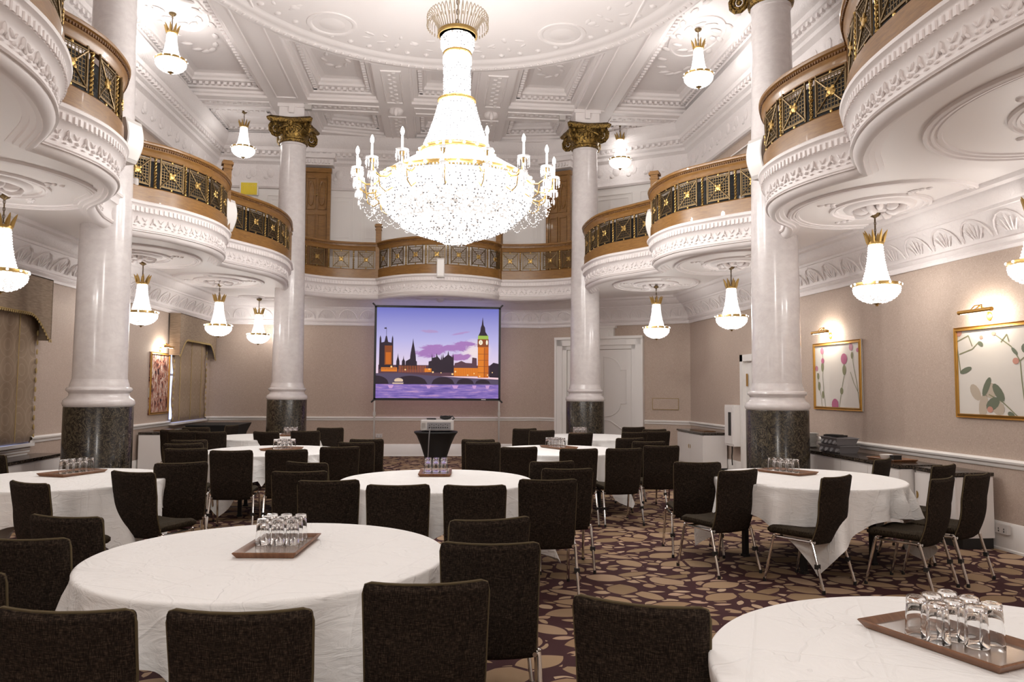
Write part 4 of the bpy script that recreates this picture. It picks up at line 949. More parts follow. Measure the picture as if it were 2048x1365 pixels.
# candle arms: arm with drip pan, sleeve, bulb and prisms
NA = 16
def arm_parts():
    a_ = MB(); a_.tube([(.96, 0, 4.13), (1.04, 0, 4.06), (1.14, 0, 4.05), (1.22, 0, 4.10), (1.245, 0, 4.19)], .011, 6); a_.tube([(.95, 0, 3.95), (1.05, 0, 3.88), (1.13, 0, 3.93), (1.15, 0, 4.04)], .008, 5); a_.lathe([(.01, 4.18), (.03, 4.2), (.035, 4.22), (.02, 4.235)], 10, (1.245, 0, 0))
    p_ = MB(); p_.lathe([(.012, 4.225), (.065, 4.235), (.075, 4.25), (.06, 4.247), (.015, 4.24)], 14, (1.245, 0, 0)); p_.lathe([(.012, 4.05), (.045, 4.07), (.05, 4.08), (.012, 4.085)], 12, (1.245, 0, 0))
    for j in range(12):
        a = 2*PI*j/12; x, y = 1.245+.07*math.cos(a), .07*math.sin(a)
        p_.blob((x, y, 4.225), (.008, .008, .010), 4, 2); p_.blob((x, y, 4.18), (.010, .010, .035), 4, 3); p_.blob((x, y, 4.13), (.005, .005, .012), 4, 2)
    for j in range(8): a = 2*PI*j/8; p_.blob((1.245+.045*math.cos(a), .045*math.sin(a), 4.03), (.009, .009, .035), 4, 3)
    p_.tube([(1.245, 0, 4.17), (1.245, 0, 3.98)], .010, 6); p_.blob((1.245, 0, 3.93), (.015, .015, .04), 5, 4)
    s_ = MB(); s_.lathe([(.015, 4.235), (.014, 4.40), (.010, 4.41)], 10, (1.245, 0, 0))
    b_ = MB(); b_.lathe([(.009, 4.41), (.018, 4.43), (.023, 4.455), (.018, 4.48), (.008, 4.505), (.001, 4.515)], 10, (1.245, 0, 0))
    return a_, p_, s_, b_
a_, p_, s_, b_ = arm_parts()
am = a_.build('candle_arm', 'gold', ch); pm = p_.build('prism_pan', 'drop', am, smooth=0); sm = s_.build('candle_sleeve', 'candle', am); bm = b_.build('lit_bulb', 'bulb', am)
for i in range(NA):
    a = 2*PI*(i+.5)/NA+.06
    if i == 0: am.rotation_euler = (0, 0, a); continue
    c = am.copy(); COL.objects.link(c); c.rotation_euler = (0, 0, a)
    for g in (pm, sm, bm): e = g.copy(); COL.objects.link(e); e.parent = c
k = MB()   # bead garlands between arms
for i in range(NA):
    a0 = 2*PI*(i+.5)/NA+.06; a1 = a0+2*PI/NA
    for (r, zt_, sag, n) in ((1.245, 4.02, .22, 16), (1.10, 3.98, .26, 14)):
        for q in range(n+1):
            t = q/n; a = a0+(a1-a0)*t; rr = r-.06*math.sin(PI*t); k.blob((rr*math.cos(a), rr*math.sin(a), zt_-sag*math.sin(PI*t)), (.008, .008, .009), 4, 2)
    for q in range(12): t = q/11; k.blob(((1.245-.29*t)*math.cos(a0), (1.245-.29*t)*math.sin(a0), 4.0-.30*math.sin(PI*t*.8)), (.008, .008, .009), 4, 2)
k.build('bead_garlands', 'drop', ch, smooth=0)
for i in range(8):
    a = 2*PI*i/8; light('chandelier_or_fill_light', (CX_+1.38*math.cos(a), CY_+1.38*math.sin(a), 4.52), P_CH/9.5, .06)
light('chandelier_or_fill_light', (-.2, -.6, 4.4), P_CH*.55, .5)  # added fill lamp behind the camera, no chandelier is built there

# ------------------------------------------------------------------ speakers and small fittings
def speaker(loc, rz, label, tilt=.25, sc_=1.0):
    o = thing('wall_speaker', label, 'speaker', loc, rz, 'white curved speakers on the gallery fronts'); o.rotation_euler = (tilt, 0, rz); o.scale = (sc_,)*3
    n = 12; pr_ = []
    # side outline in (y depth, z): curved front, angled back
    side = [(-.13, -.24)]+[(-.13-.07*math.sin(PI*i/n), -.24+.50*i/n) for i in range(1, n)]+[(-.13, .26), (.0, .24), (.17, .08), (.18, -.12), (.04, -.26)]
    k = MB(); k.prism(side, -.13, .13, lambda a, b2, d: (d, a, b2)); k.build('case', 'white_plastic', o, smooth=30)
    k = MB(); k.add([(x, y-.004, z) for (y, z) in side[1:n] for x in (-.115, .115)], [(2*i, 2*i+1, 2*i+3, 2*i+2) for i in range(n-2)]); k.build('grille', 'white', o)
    k = MB(); k.box((0, .20, -.05), (.06, .18, .05)); k.box((0, .28, -.05), (.12, .02, .16)); k.tube([(.05, .14, -.12), (.03, .2, -.18), (0, .26, -.1)], .015, 6); k.build('bracket', 'black', o, smooth=0)
speaker((-3.80, 9.2, 4.50), R(70), 'white curved speaker on the near left column, highest on the left', .12)
speaker((4.10, 8.95, 4.50), -R(70), 'white curved speaker on the near right column, highest on the right', .12)
for o in bpy.data.objects:
    pass
speaker((-3.46, 12.15, 4.30), R(66), 'white curved speaker at the notch between the two left far bays', .08)
speaker((3.62, 11.9, 4.30), -R(66), 'white curved speaker at the notch between the two right far bays', .08)
o = thing('wall_speaker', 'small flat white box speaker centred on the end gallery front above the screen', 'speaker', (.03, 15.58, 4.08)); mb = MB(); mb.box((0, 0, 0), (.16, .10, .40)); mb.build('case', 'white_plastic', o, smooth=0); mb = MB(); mb.box((0, -.053, 0), (.13, .006, .34)); mb.build('grille', 'white', o, smooth=0); mb = MB(); mb.box((0, .07, 0), (.05, .08, .08)); mb.build('bracket', 'white', o, smooth=0)
for (x, y, z, lb) in ((-3.92, 9.95, 4.12, 'small white cylindrical spotlight at left gallery front right of column'), (4.12, 9.75, 4.10, 'small white cylindrical spotlight at right gallery front left of column')):
    o = thing('spotlight', lb, 'lamp', (x, y, z)); mb = MB(); mb.lathe([(.03, -.07), (.04, -.065), (.04, .06), (.03, .07)], 14, (0, 0, .07)); mb.lathe([(.03, -.06), (.035, .05)], 14, (0, .01, -.06)); mb.build('lamp_head', 'white_plastic', o); mb = MB(); mb.tube([(0, 0, .0), (.03, .03, -.1), (.06 if x < 0 else -.06, .1, -.12)], .012, 6); mb.build('arm', 'white_plastic', o)
for (x, lb) in ((-2.7, 'small white ceiling sensor box on end frieze left of centre'), (2.55, 'small white ceiling sensor box on end frieze right of centre')):
    mb = MB(); mb.box((0, 0, 0), (.13, .12, .12)); mb.box((0, 0, .07), (.17, .16, .03)); tag(mb.build('sensor_box', 'white_plastic', None, 0, (x, 15.3 if x < 0 else 15.3, ZC-.06)), lb, 'sensor')

# ------------------------------------------------------------------ projection screen
SX0, SX1, SZ0, SZ1, SY = -1.385, 1.375, 1.32, 3.38, 16.75
scr = thing('projection_screen', 'fast fold projection screen showing riverside towers and bridge at dusk', 'screen', (0, SY, 0))
mb = MB(); t = .05
for (cx, cz, dx, dz) in (((SX0+SX1)/2, SZ0, SX1-SX0+t, t), ((SX0+SX1)/2, SZ1, SX1-SX0+t, t), (SX0, (SZ0+SZ1)/2, t, SZ1-SZ0), (SX1, (SZ0+SZ1)/2, t, SZ1-SZ0)): mb.box((cx, 0, cz), (dx, .03, dz))
for x, s in ((SX0, -1), (SX1, 1)):
    for z, q in ((SZ0, -1), (SZ1, 1)): mb.tube([(x, 0, z), (x+s*.07, 0, z+q*.07)], .018, 6)
mb.build('border', 'black', scr, smooth=0)
for s in (SX0, SX1):
    mb = MB(); mb.box((s, .05, .85), (.035, .035, 1.7)); mb.box((s, .05, .03), (.06, .5, .03)); mb.box((s, .05, 1.0), (.06, .05, .08)); mb.box((s, .02, SZ0+.05), (.05, .06, .06)); mb.build('leg', 'steel', scr, smooth=0)
def em_img(name, col): return emis(name, col, .66, False)
m, nt, b = nmat('screen_sky'); setp(b, (0, 0, 0), .8); v = coords(nt); sp = nt.nodes.new('ShaderNodeSeparateXYZ'); nt.links.new(v, sp.inputs[0])
g = math_(nt, 'DIVIDE', math_(nt, 'SUBTRACT', sp.outputs[2], 1.75), 1.6)
cl = ramp(nt, g, [(.0, (.93, .62, .66)), (.2, (.80, .66, .82)), (.55, (.50, .47, .80)), (1, (.17, .18, .56))])
n1 = noise(nt, coords(nt, (1, 1, 2.4)), 2.6, 5, .62, .5)
def cloudy(cx, cz, rx, rz_, col, slope, k_, cl, nz=2.4):
    dx = math_(nt, 'SUBTRACT', sp.outputs[0], cx); dz_ = math_(nt, 'SUBTRACT', math_(nt, 'SUBTRACT', sp.outputs[2], cz), math_(nt, 'MULTIPLY', dx, slope))
    r2 = math_(nt, 'ADD', math_(nt, 'POWER', math_(nt, 'ABSOLUTE', math_(nt, 'DIVIDE', dx, rx)), 2), math_(nt, 'POWER', math_(nt, 'ABSOLUTE', math_(nt, 'DIVIDE', dz_, rz_)), 2))
    f_ = math_(nt, 'SUBTRACT', math_(nt, 'ADD', 1, math_(nt, 'MULTIPLY', math_(nt, 'SUBTRACT', n1, .5), nz*2.2)), r2)
    f_ = math_(nt, 'MINIMUM', math_(nt, 'MAXIMUM', math_(nt, 'MULTIPLY', f_, k_), 0), 1); return mixc(nt, f_, cl, col)
cl = cloudy(.83, 2.40, .38, .30, (.95, .78, .74), 0, .8, cl, .3)
cl = cloudy(.15, 2.44, .72, .15, (.40, .20, .50), .14, 2.2, cl); cl = cloudy(.42, 2.26, .34, .08, (.42, .20, .48), 0, 2.5, cl)
cl = cloudy(-.18, 2.83, .22, .035, (.44, .32, .60), -.05, 2, cl); cl = cloudy(.52, 2.80, .2, .03, (.44, .30, .60), .2, 2, cl)
nt.links.new(cl, b.inputs['Emission Color']); b.inputs['Emission Strength'].default_value = .68; M['s_sky'] = m
m, nt, b = nmat('screen_river'); setp(b, (0, 0, 0), .8); n1 = noise(nt, coords(nt, (1.2, 1, 9)), 2.5, 4, .6, .3)
nt.links.new(ramp(nt, n1, [(.3, (.12, .08, .36)), (.55, (.30, .19, .55)), (.72, (.62, .36, .60))]), b.inputs['Emission Color']); b.inputs['Emission Strength'].default_value = .62; M['s_river'] = m
for n_, c_ in (('s_cloud', (.36, .17, .46)), ('s_pinkc', (.62, .34, .66)), ('s_dark', (.022, .010, .022)), ('s_mid', (.10, .04, .06)), ('s_glow', (.85, .62, .60)), ('s_amber', (.78, .22, .015)), ('s_orange', (.60, .14, .008)), ('s_brown', (.26, .06, .012)), ('s_green', (.35, .50, .08)), ('s_clock', (1, .93, .72)), ('s_arch', (.09, .065, .12)), ('s_light', (1, .66, .30)), ('s_boat', (.75, .55, .40))): M[n_] = em_img(n_, c_)
IM = ['s_sky', 's_river', 's_cloud', 's_pinkc', 's_dark', 's_mid', 's_glow', 's_amber', 's_orange', 's_brown', 's_green', 's_clock', 's_arch', 's_light', 's_boat']; IX = {n_: i for i, n_ in enumerate(IM)}
mb = MB(); lay = [0]
def PX(x, y): return (SX0+.025+(x-88)/1662*(SX1-SX0-.05), -.02-.0004*lay[0], SZ1-.025-(y-122)/1226*(SZ1-SZ0-.05))
def img(mat, pts): lay[0] += 1; mb.cur = IX[mat]; mb.poly([PX(*p) for p in pts])
def rect(mat, x0, y0, x1, y1): img(mat, [(x0, y0), (x1, y0), (x1, y1), (x0, y1)])
def oval(mat, x, y, rx, ry, n=16): img(mat, [(x+rx*math.cos(2*PI*k/n), y+ry*math.sin(2*PI*k/n)) for k in range(n)])
rect('s_sky', 88, 122, 1750, 1348)
rect('s_mid', 118, 900, 1640, 1050)
# tall square tower at the left with pinnacles and flag
img('s_dark', [(125, 960), (130, 540), (140, 500), (152, 540), (155, 600), (195, 590), (212, 510), (228, 510), (245, 590), (290, 600), (295, 540), (303, 500), (313, 540), (318, 930), (318, 960)])
rect('s_brown', 200, 640, 300, 900); rect('s_orange', 215, 730, 285, 890); rect('s_dark', 218, 400, 223, 520); img('s_dark', [(190, 400), (220, 392), (220, 412), (195, 415)])
for x0, x1, pk in ((355, 405, 740), (430, 480, 770), (480, 640, 760)): img('s_dark', [(x0, 960), (x0+4, 850), ((x0+x1)/2-6, pk+50), ((x0+x1)/2, pk), ((x0+x1)/2+6, pk+50), (x1-4, 850), (x1, 960)])
img('s_dark', [(535, 940), (545, 780), (560, 680), (575, 600), (582, 535), (590, 600), (605, 680), (620, 780), (630, 940)])
img('s_dark', [(790, 980), (795, 850), (835, 840), (838, 735), (848, 800), (895, 790), (903, 735), (915, 780), (960, 830), (968, 740), (978, 830), (990, 735), (1000, 800), (1050, 760), (1060, 700), (1072, 760), (1118, 790), (1126, 730), (1136, 800), (1138, 1000), (790, 1000)])
img('s_mid', [(1138, 960), (1150, 870), (1195, 860), (1240, 838), (1300, 865), (1385, 870), (1390, 790), (1450, 800), (1455, 960)])
rect('s_amber', 155, 935, 370, 990)
for k in range(12): rect('s_mid', 165+k*17, 945, 172+k*17, 962)
for k in range(17): rect('s_orange', 395+k*22, 910, 402+k*22, 1000)
rect('s_amber', 740, 945, 835, 995); rect('s_amber', 1140, 935, 1465, 1045)
for k in range(13): rect('s_orange', 1150+k*24, 945, 1157+k*24, 1040)
# clock tower
img('s_dark', [(1470, 495), (1495, 440), (1502, 380), (1515, 345), (1528, 235), (1541, 345), (1560, 380), (1567, 440), (1602, 495)])
rect('s_green', 1465, 492, 1608, 545); rect('s_brown', 1460, 540, 1612, 650); rect('s_orange', 1465, 645, 1612, 1065); rect('s_amber', 1470, 655, 1545, 1060); rect('s_brown', 1553, 655, 1560, 1060)
for k in range(4): rect('s_brown', 1465, 740+k*85, 1612, 746+k*85)
oval('s_clock', 1503, 585, 27, 34, 20); oval('s_clock', 1588, 585, 14, 34, 20); oval('s_brown', 1503, 585, 3, 24, 8)
img('s_dark', [(1625, 1060), (1630, 900), (1680, 860), (1750, 875), (1750, 1065)])
# bridge
img('s_arch', [(88, 1015), (400, 1010), (800, 1040), (1200, 1065), (1750, 1090), (1750, 1165), (88, 1165)])
for (x0, x1, yt, yb_) in ((88, 262, 1045, 1160), (320, 785, 1045, 1160), (835, 1150, 1060, 1158), (1175, 1415, 1078, 1152), (1430, 1640, 1090, 1148)):
    xm = (x0+x1)/2 if x0 > 90 else 88; n = 12; pts = []
    for k in range(n+1):
        t = k/n; x = x0+(x1-x0)*t; u = (t-.5)*2 if x0 > 90 else t; pts.append((x, yb_-(yb_-yt)*math.sqrt(max(0, 1-u*u))))
    img('s_dark', pts+[(x1, yb_), (x0, yb_)])
oval('s_boat', 395, 1110, 60, 32); rect('s_arch', 305, 1125, 465, 1140); rect('s_boat', 312, 1140, 458, 1156)
rect('s_river', 88, 1160, 1750, 1348)
for x, y, r_ in ((295, 925, 14), (483, 965, 11), (805, 955, 12), (855, 995, 13), (965, 1003, 8), (1120, 1020, 14), (1160, 985, 12), (1328, 1032, 10), (1415, 1010, 9), (1492, 1048, 10), (1600, 1030, 10), (1665, 995, 8)): oval('s_light', x, y, r_, r_, 10)
for x, w_ in ((290, 40), (800, 35), (1160, 45), (1420, 30), (1600, 30)): lay[0] += 1; mb.cur = IX['s_pinkc']; mb.poly([PX(x-w_, 1172), PX(x+w_, 1172), PX(x+w_*.5, 1215), PX(x-w_*.5, 1215)])
mb.build('projected_picture', IM, scr, smooth=0)
mb = MB(); mb.box((1.02, -.028, SZ0), (.10, .004, .02)); mb.build('maker_tag', 'white', scr, smooth=0)

# ------------------------------------------------------------------ projector on draped stand
PY = 13.0
st = thing('draped_stand', 'black stretch covered pedestal table tapering downwards under the projector', 'table', (-.02, PY, 0))
mb = MB(); n = 48; vs = []; fs = []
lv = [(.37, .83, 1), (.375, .815, 1), (.33, .76, .8), (.26, .60, .5), (.20, .42, .25), (.175, .30, .15), (.18, .16, .2), (.23, .03, .5), (.24, .0, .5)]
for (r, z, sq_) in lv:
    for j in range(n):
        a = 2*PI*j/n; q = (abs(math.cos(a))**4+abs(math.sin(a))**4)**-.25; rr = r*(1+(q-1)*.55*sq_)*(1-.06*(1-sq_)*abs(math.sin(2*a))); vs.append((rr*math.cos(a), rr*math.sin(a), z))
for i in range(len(lv)-1):
    for j in range(n): fs.append((i*n+j, i*n+(j+1) % n, (i+1)*n+(j+1) % n, (i+1)*n+j))
fs.append(tuple(range(n))); mb.add(vs, fs); mb.build('stretch_cover', 'black_cloth', st, smooth=40)
mb = MB(); mb.lathe([(.02, .0), (.15, .0), (.15, .02), (.03, .03), (.03, .80)], 16); mb.build('pedestal', 'black', st)
pj = thing('projector', 'white projector on black stand below the screen, seen from its socket side', 'projector', (0, PY, .832), 0)
mb = MB(); mb.box((0, 0, .11), (.56, .42, .18)); pjb = mb.build('case', 'white_plastic', pj, smooth=0); bv = pjb.modifiers.new('b', 'BEVEL'); bv.width = .015; bv.segments = 2
mb = MB(); mb.box((.03, -.213, .10), (.40, .006, .12)); mb.build('socket_panel', 'grey_plastic', pj, smooth=0)
mb = MB()
for k in range(9): mb.box((-.13+.038*k, -.218, .075), (.022, .006, .018)); mb.box((-.13+.038*k, -.218, .115+.012*(k % 2)), (.014, .006, .012))
mb.build('sockets', 'black', pj, smooth=0)
mb = MB(); [mb.box((-.23, -.213, .07+.02*k), (.07, .006, .008)) for k in range(5)]; mb.build('vent', 'steel', pj, smooth=0)
mb = MB(); [mb.lathe([(.02, 0), (.02, .02)], 10, (sx*.22, sy*.15, 0)) for sx in (-1, 1) for sy in (-1, 1)]; mb.build('foot', 'black', pj)
mb = MB(); mb.blob((0, 0, .035), (.10, .07, .036), 10, 7); mb.tube([(.06, 0, .03), (.12, -.02, .06), (.15, -.04, .02), (.12, -.06, .005)], .012, 6)
for k in range(4): mb.tube([((.07+.006*k)*math.cos(t), (.05+.004*k)*math.sin(t), .03+.008*k+.01*math.sin(3*t)) for t in [2*PI*q/14 for q in range(14)]], .007, 5, closed=True)
tag(mb.build('cable_bundle', 'black', None, loc=(.14, PY-.05, 1.034)), 'black coiled cable lying on top of the projector', 'cable')
mb = MB(); mb.box((0, 0, .012), (.16, .05, .02)); [mb.blob((-.06+.02*k, 0, .024), (.006, .006, .004), 6, 3) for k in range(7)]; tag(mb.build('remote_control', 'black', None, 0, loc=(-.10, PY-.08, 1.035)), 'black remote control on the projector beside the coiled cable', 'remote')
mb = MB(); mb.tube([(-.10, -.225, .90), (-.12, -.40, .88), (-.13, -.42, .80), (-.14, -.36, .60), (-.15, -.30, .35), (-.16, -.27, .12), (-.20, -.30, .02)], .009, 6); tag(mb.build('power_cord', 'grey_plastic', None, loc=(0, PY, 0)), 'grey power cord hanging from projector down the black stand', 'cord')

# ------------------------------------------------------------------ tables, linen, trays, glasses
TB = {  # key: x, y, R, corner angle, tray (x, y, angle), phrase, glasses grid
 'T1': (-.80, 3.82, .84, -70, (-.79, 3.95, 85), 'large round table in the left foreground', (3, 3, (-.02, .11))),
 'T2': (0, 6.76, .84, -112, (-.01, 7.20, 88), 'round table in the middle of the hall', (3, 2, (0, .10))),
 'T3': (3.44, 6.75, .84, -112, (3.43, 7.12, 118), 'round table in front of the near right column', (4, 2, (0, .0))),
 'T4': (-3.25, 7.0, .84, -35, (-3.34, 7.33, 68), 'round table cut by the left edge', (4, 2, (0, .0))),
 'T5': (-2.09, 9.96, .84, -118, (-2.0, 10.0, 60), 'mid-distance round table left of centre', (3, 3, (0, .05))),
 'T6': (1.61, 9.95, .84, -42, (1.66, 10.2, 115), 'mid-distance round table right of centre', (3, 3, (0, .08))),
 'T7': (-2.80, 12.70, .84, -80, (-2.45, 12.95, 95), 'far round table near the left window corner', (3, 3, (0, 0))),
 'T8': (2.56, 12.67, .84, -60, (2.50, 13.05, 90), 'far round table in front of the white door', (3, 3, (0, 0))),
 'T9': (1.67, 2.02, .86, 200, (1.68, 2.33, 108.7), 'round table cropped by the lower right corner', (3, 3, (0, .0)))}
def cloth(R_, seed, side=2.22):
    rd = random.Random(seed); NA_ = 192; hs = side/2; vs = [(0, 0, .762)]; fs = []; ph = [rd.uniform(0, 6.28) for _ in range(5)]
    rings = [.25, .5, .75, .95, .985, 1.0]; LV = 26
    def fl(th): return .06+.20*(abs(math.sin(3.5*th+ph[0]+.5*math.sin(3*th)))**1.6-.4)+.16*math.sin(12*th+ph[1]+1.8*math.sin(2*th))+.07*math.sin(23*th+ph[2])
    rows = []
    for q in rings: rows.append([(q*R_*math.cos(2*PI*j/NA_), q*R_*math.sin(2*PI*j/NA_), .762-(0 if q < .98 else .0)) for j in range(NA_)])
    for i in range(1, LV+1):
        row = []
        for j in range(NA_):
            th = 2*PI*j/NA_; rho = hs/max(abs(math.cos(th)), abs(math.sin(th))); drop = (rho-R_)*i/LV; full = rho-R_
            bend = min(drop, .03); rr = R_+.012*math.sin(bend/.03*PI/2); z = .762-.012*(1-math.cos(bend/.03*PI/2))
            d2 = max(0, drop-.03); corner = max(0, (full-.30)/.43)
            al = fl(th)*min(1, d2/.09)*(1+.2*corner); rr += d2*math.sin(al)+.012*math.sin(24*th+ph[3])*min(1, d2*5); z -= d2*math.cos(al)
            row.append((rr*math.cos(th), rr*math.sin(th), max(z, .012)))
        rows.append(row)
    for row in rows: vs += row
    for j in range(NA_): fs.append((0, 1+j, 1+(j+1) % NA_))
    for i in range(len(rows)-1):
        for j in range(NA_): a = 1+i*NA_; b2 = a+NA_; fs.append((a+j, b2+j, b2+(j+1) % NA_, a+(j+1) % NA_))
    k = MB(); k.add(vs, fs); return k
tab0 = thing('round_table', 'x', 'table')
k = MB(); k.lathe([(.001, .728), (.825, .728), (.832, .735), (.832, .748), (.825, .755), (.001, .755)], 64); k.build('tabletop', 'oak_dark', tab0)
for sx in (-1, 1):
    for sy in (-1, 1):
        k = MB(); k.box((sx*.36, sy*.42, .37), (.045, .045, .73)); k.box((sx*.36, sy*.42, .012), (.06, .06, .024)); k.build('leg', 'black', tab0, smooth=0)
k = MB(); [k.box((sx*.36, 0, .70), (.04, .9, .04)) for sx in (-1, 1)]; k.box((0, 0, .70), (.72, .04, .04)); k.build('under_frame', 'black', tab0, smooth=0)
tray0 = thing('serving_tray', 'x', 'tray')
k = MB(); k.box((0, 0, .006), (.27, .46, .010)); k.build('tray_base', 'tray_in', tray0, smooth=0)
k = MB(); TP = [(-.135, -.23), (.135, -.23), (.135, .23), (-.135, .23)]; k.sweep(TP, [(.0, 0), (-.018, .024), (-.014, .028), (.0, .022), (.016, .008), (.016, .0)], closed=True, pclosed=True); k.build('rim', 'tray', tray0, smooth=20)
def make_glass():
    k = MB(); k.lathe([(.0355, 0), (.0355, .002), (.0345, .04), (.031, .085), (.028, .120), (.025, .1255), (.001, .1262)][::1], 28)
    # inner wall (glass stands upside down: thick base on top)
    k.f = k.f[:-1] if False else k.f
    k2 = MB(); outer = [(.0350, .0), (.0362, .003), (.0355, .02), (.0335, .06), (.031, .10), (.0300, .122), (.028, .127), (.001, .1275)]
    inner = [(.001, .108), (.024, .109), (.0285, .100), (.0312, .06), (.0333, .02), (.0338, .003), (.0350, .0)]
    k2.lathe(inner+outer[1:], 28); k2.f = [f for f in k2.f if len(f) == 4]; k2.mi = k2.mi[:len(k2.f)]; return k2
g0 = make_glass().build('drinking_glass', 'glass', None, 60); first = True
for i, (kk, (x, y, R_, ca, (tx, ty, ta), ph, (nx, ny, off))) in enumerate(TB.items()):
    if i == 0: o = tab0; o.location = (x, y, 0); o.rotation_euler = (0, 0, .5)
    else: o = dup(tab0, (x, y, 0), .5+i*.7)
    o['label'] = 'folding table with black legs under the cloth of the '+ph; o['group'] = 'round banquet tables'
    if len(o['label'].split()) > 16: o['label'] = 'black legged folding table of the '+ph
    co = cloth(R_, 11+i*5).build('tablecloth', 'linen', None, 55, (x, y, 0), R(ca)+PI/4); tag(co, 'white cloth draped over the '+ph, 'tablecloth', 'white square tablecloths')
    if i == 0: t_ = tray0; t_.location = (tx, ty, .7635); t_.rotation_euler = (0, 0, R(ta-90))
    else: t_ = dup(tray0, (tx, ty, .7635), R(ta-90))
    t_['label'] = 'brown rimmed tray holding upturned glasses on the '+ph; t_['group'] = 'wooden serving trays'
    if len(t_['label'].split()) > 16: t_['label'] = 'brown rimmed glass tray on the '+ph
    c, s = math.cos(R(ta-90)), math.sin(R(ta-90))
    for a in range(nx):
        for b2 in range(ny):
            if kk == 'T9' and a == 0 and b2 == 0: continue
            lx = (a-(nx-1)/2)*(.076 if nx < 4 else .0725)+off[0]; ly = (b2-(ny-1)/2)*.076+off[1]
            if nx == 4: lx, ly = (b2-.5)*.078+off[0], (a-1.5)*.0745+off[1]+.04
            loc = (tx+lx*c-ly*s, ty+lx*s+ly*c, .7635+.0115)
            if first: g = g0; first = False
            else: g = g0.copy(); COL.objects.link(g)
            g.location = loc; cn = (['left', 'centre', 'right'][a], ['front', 'middle', 'back'][b2] if ny == 3 else ['front', 'back'][b2]) if nx == 3 else (['left', 'right'][b2], ['front', 'second', 'third', 'back'][a])
            tag(g, '%s row %s upturned glass on the %s' % (cn[1], cn[0], ph), 'glass', 'upturned glasses on the '+ph)

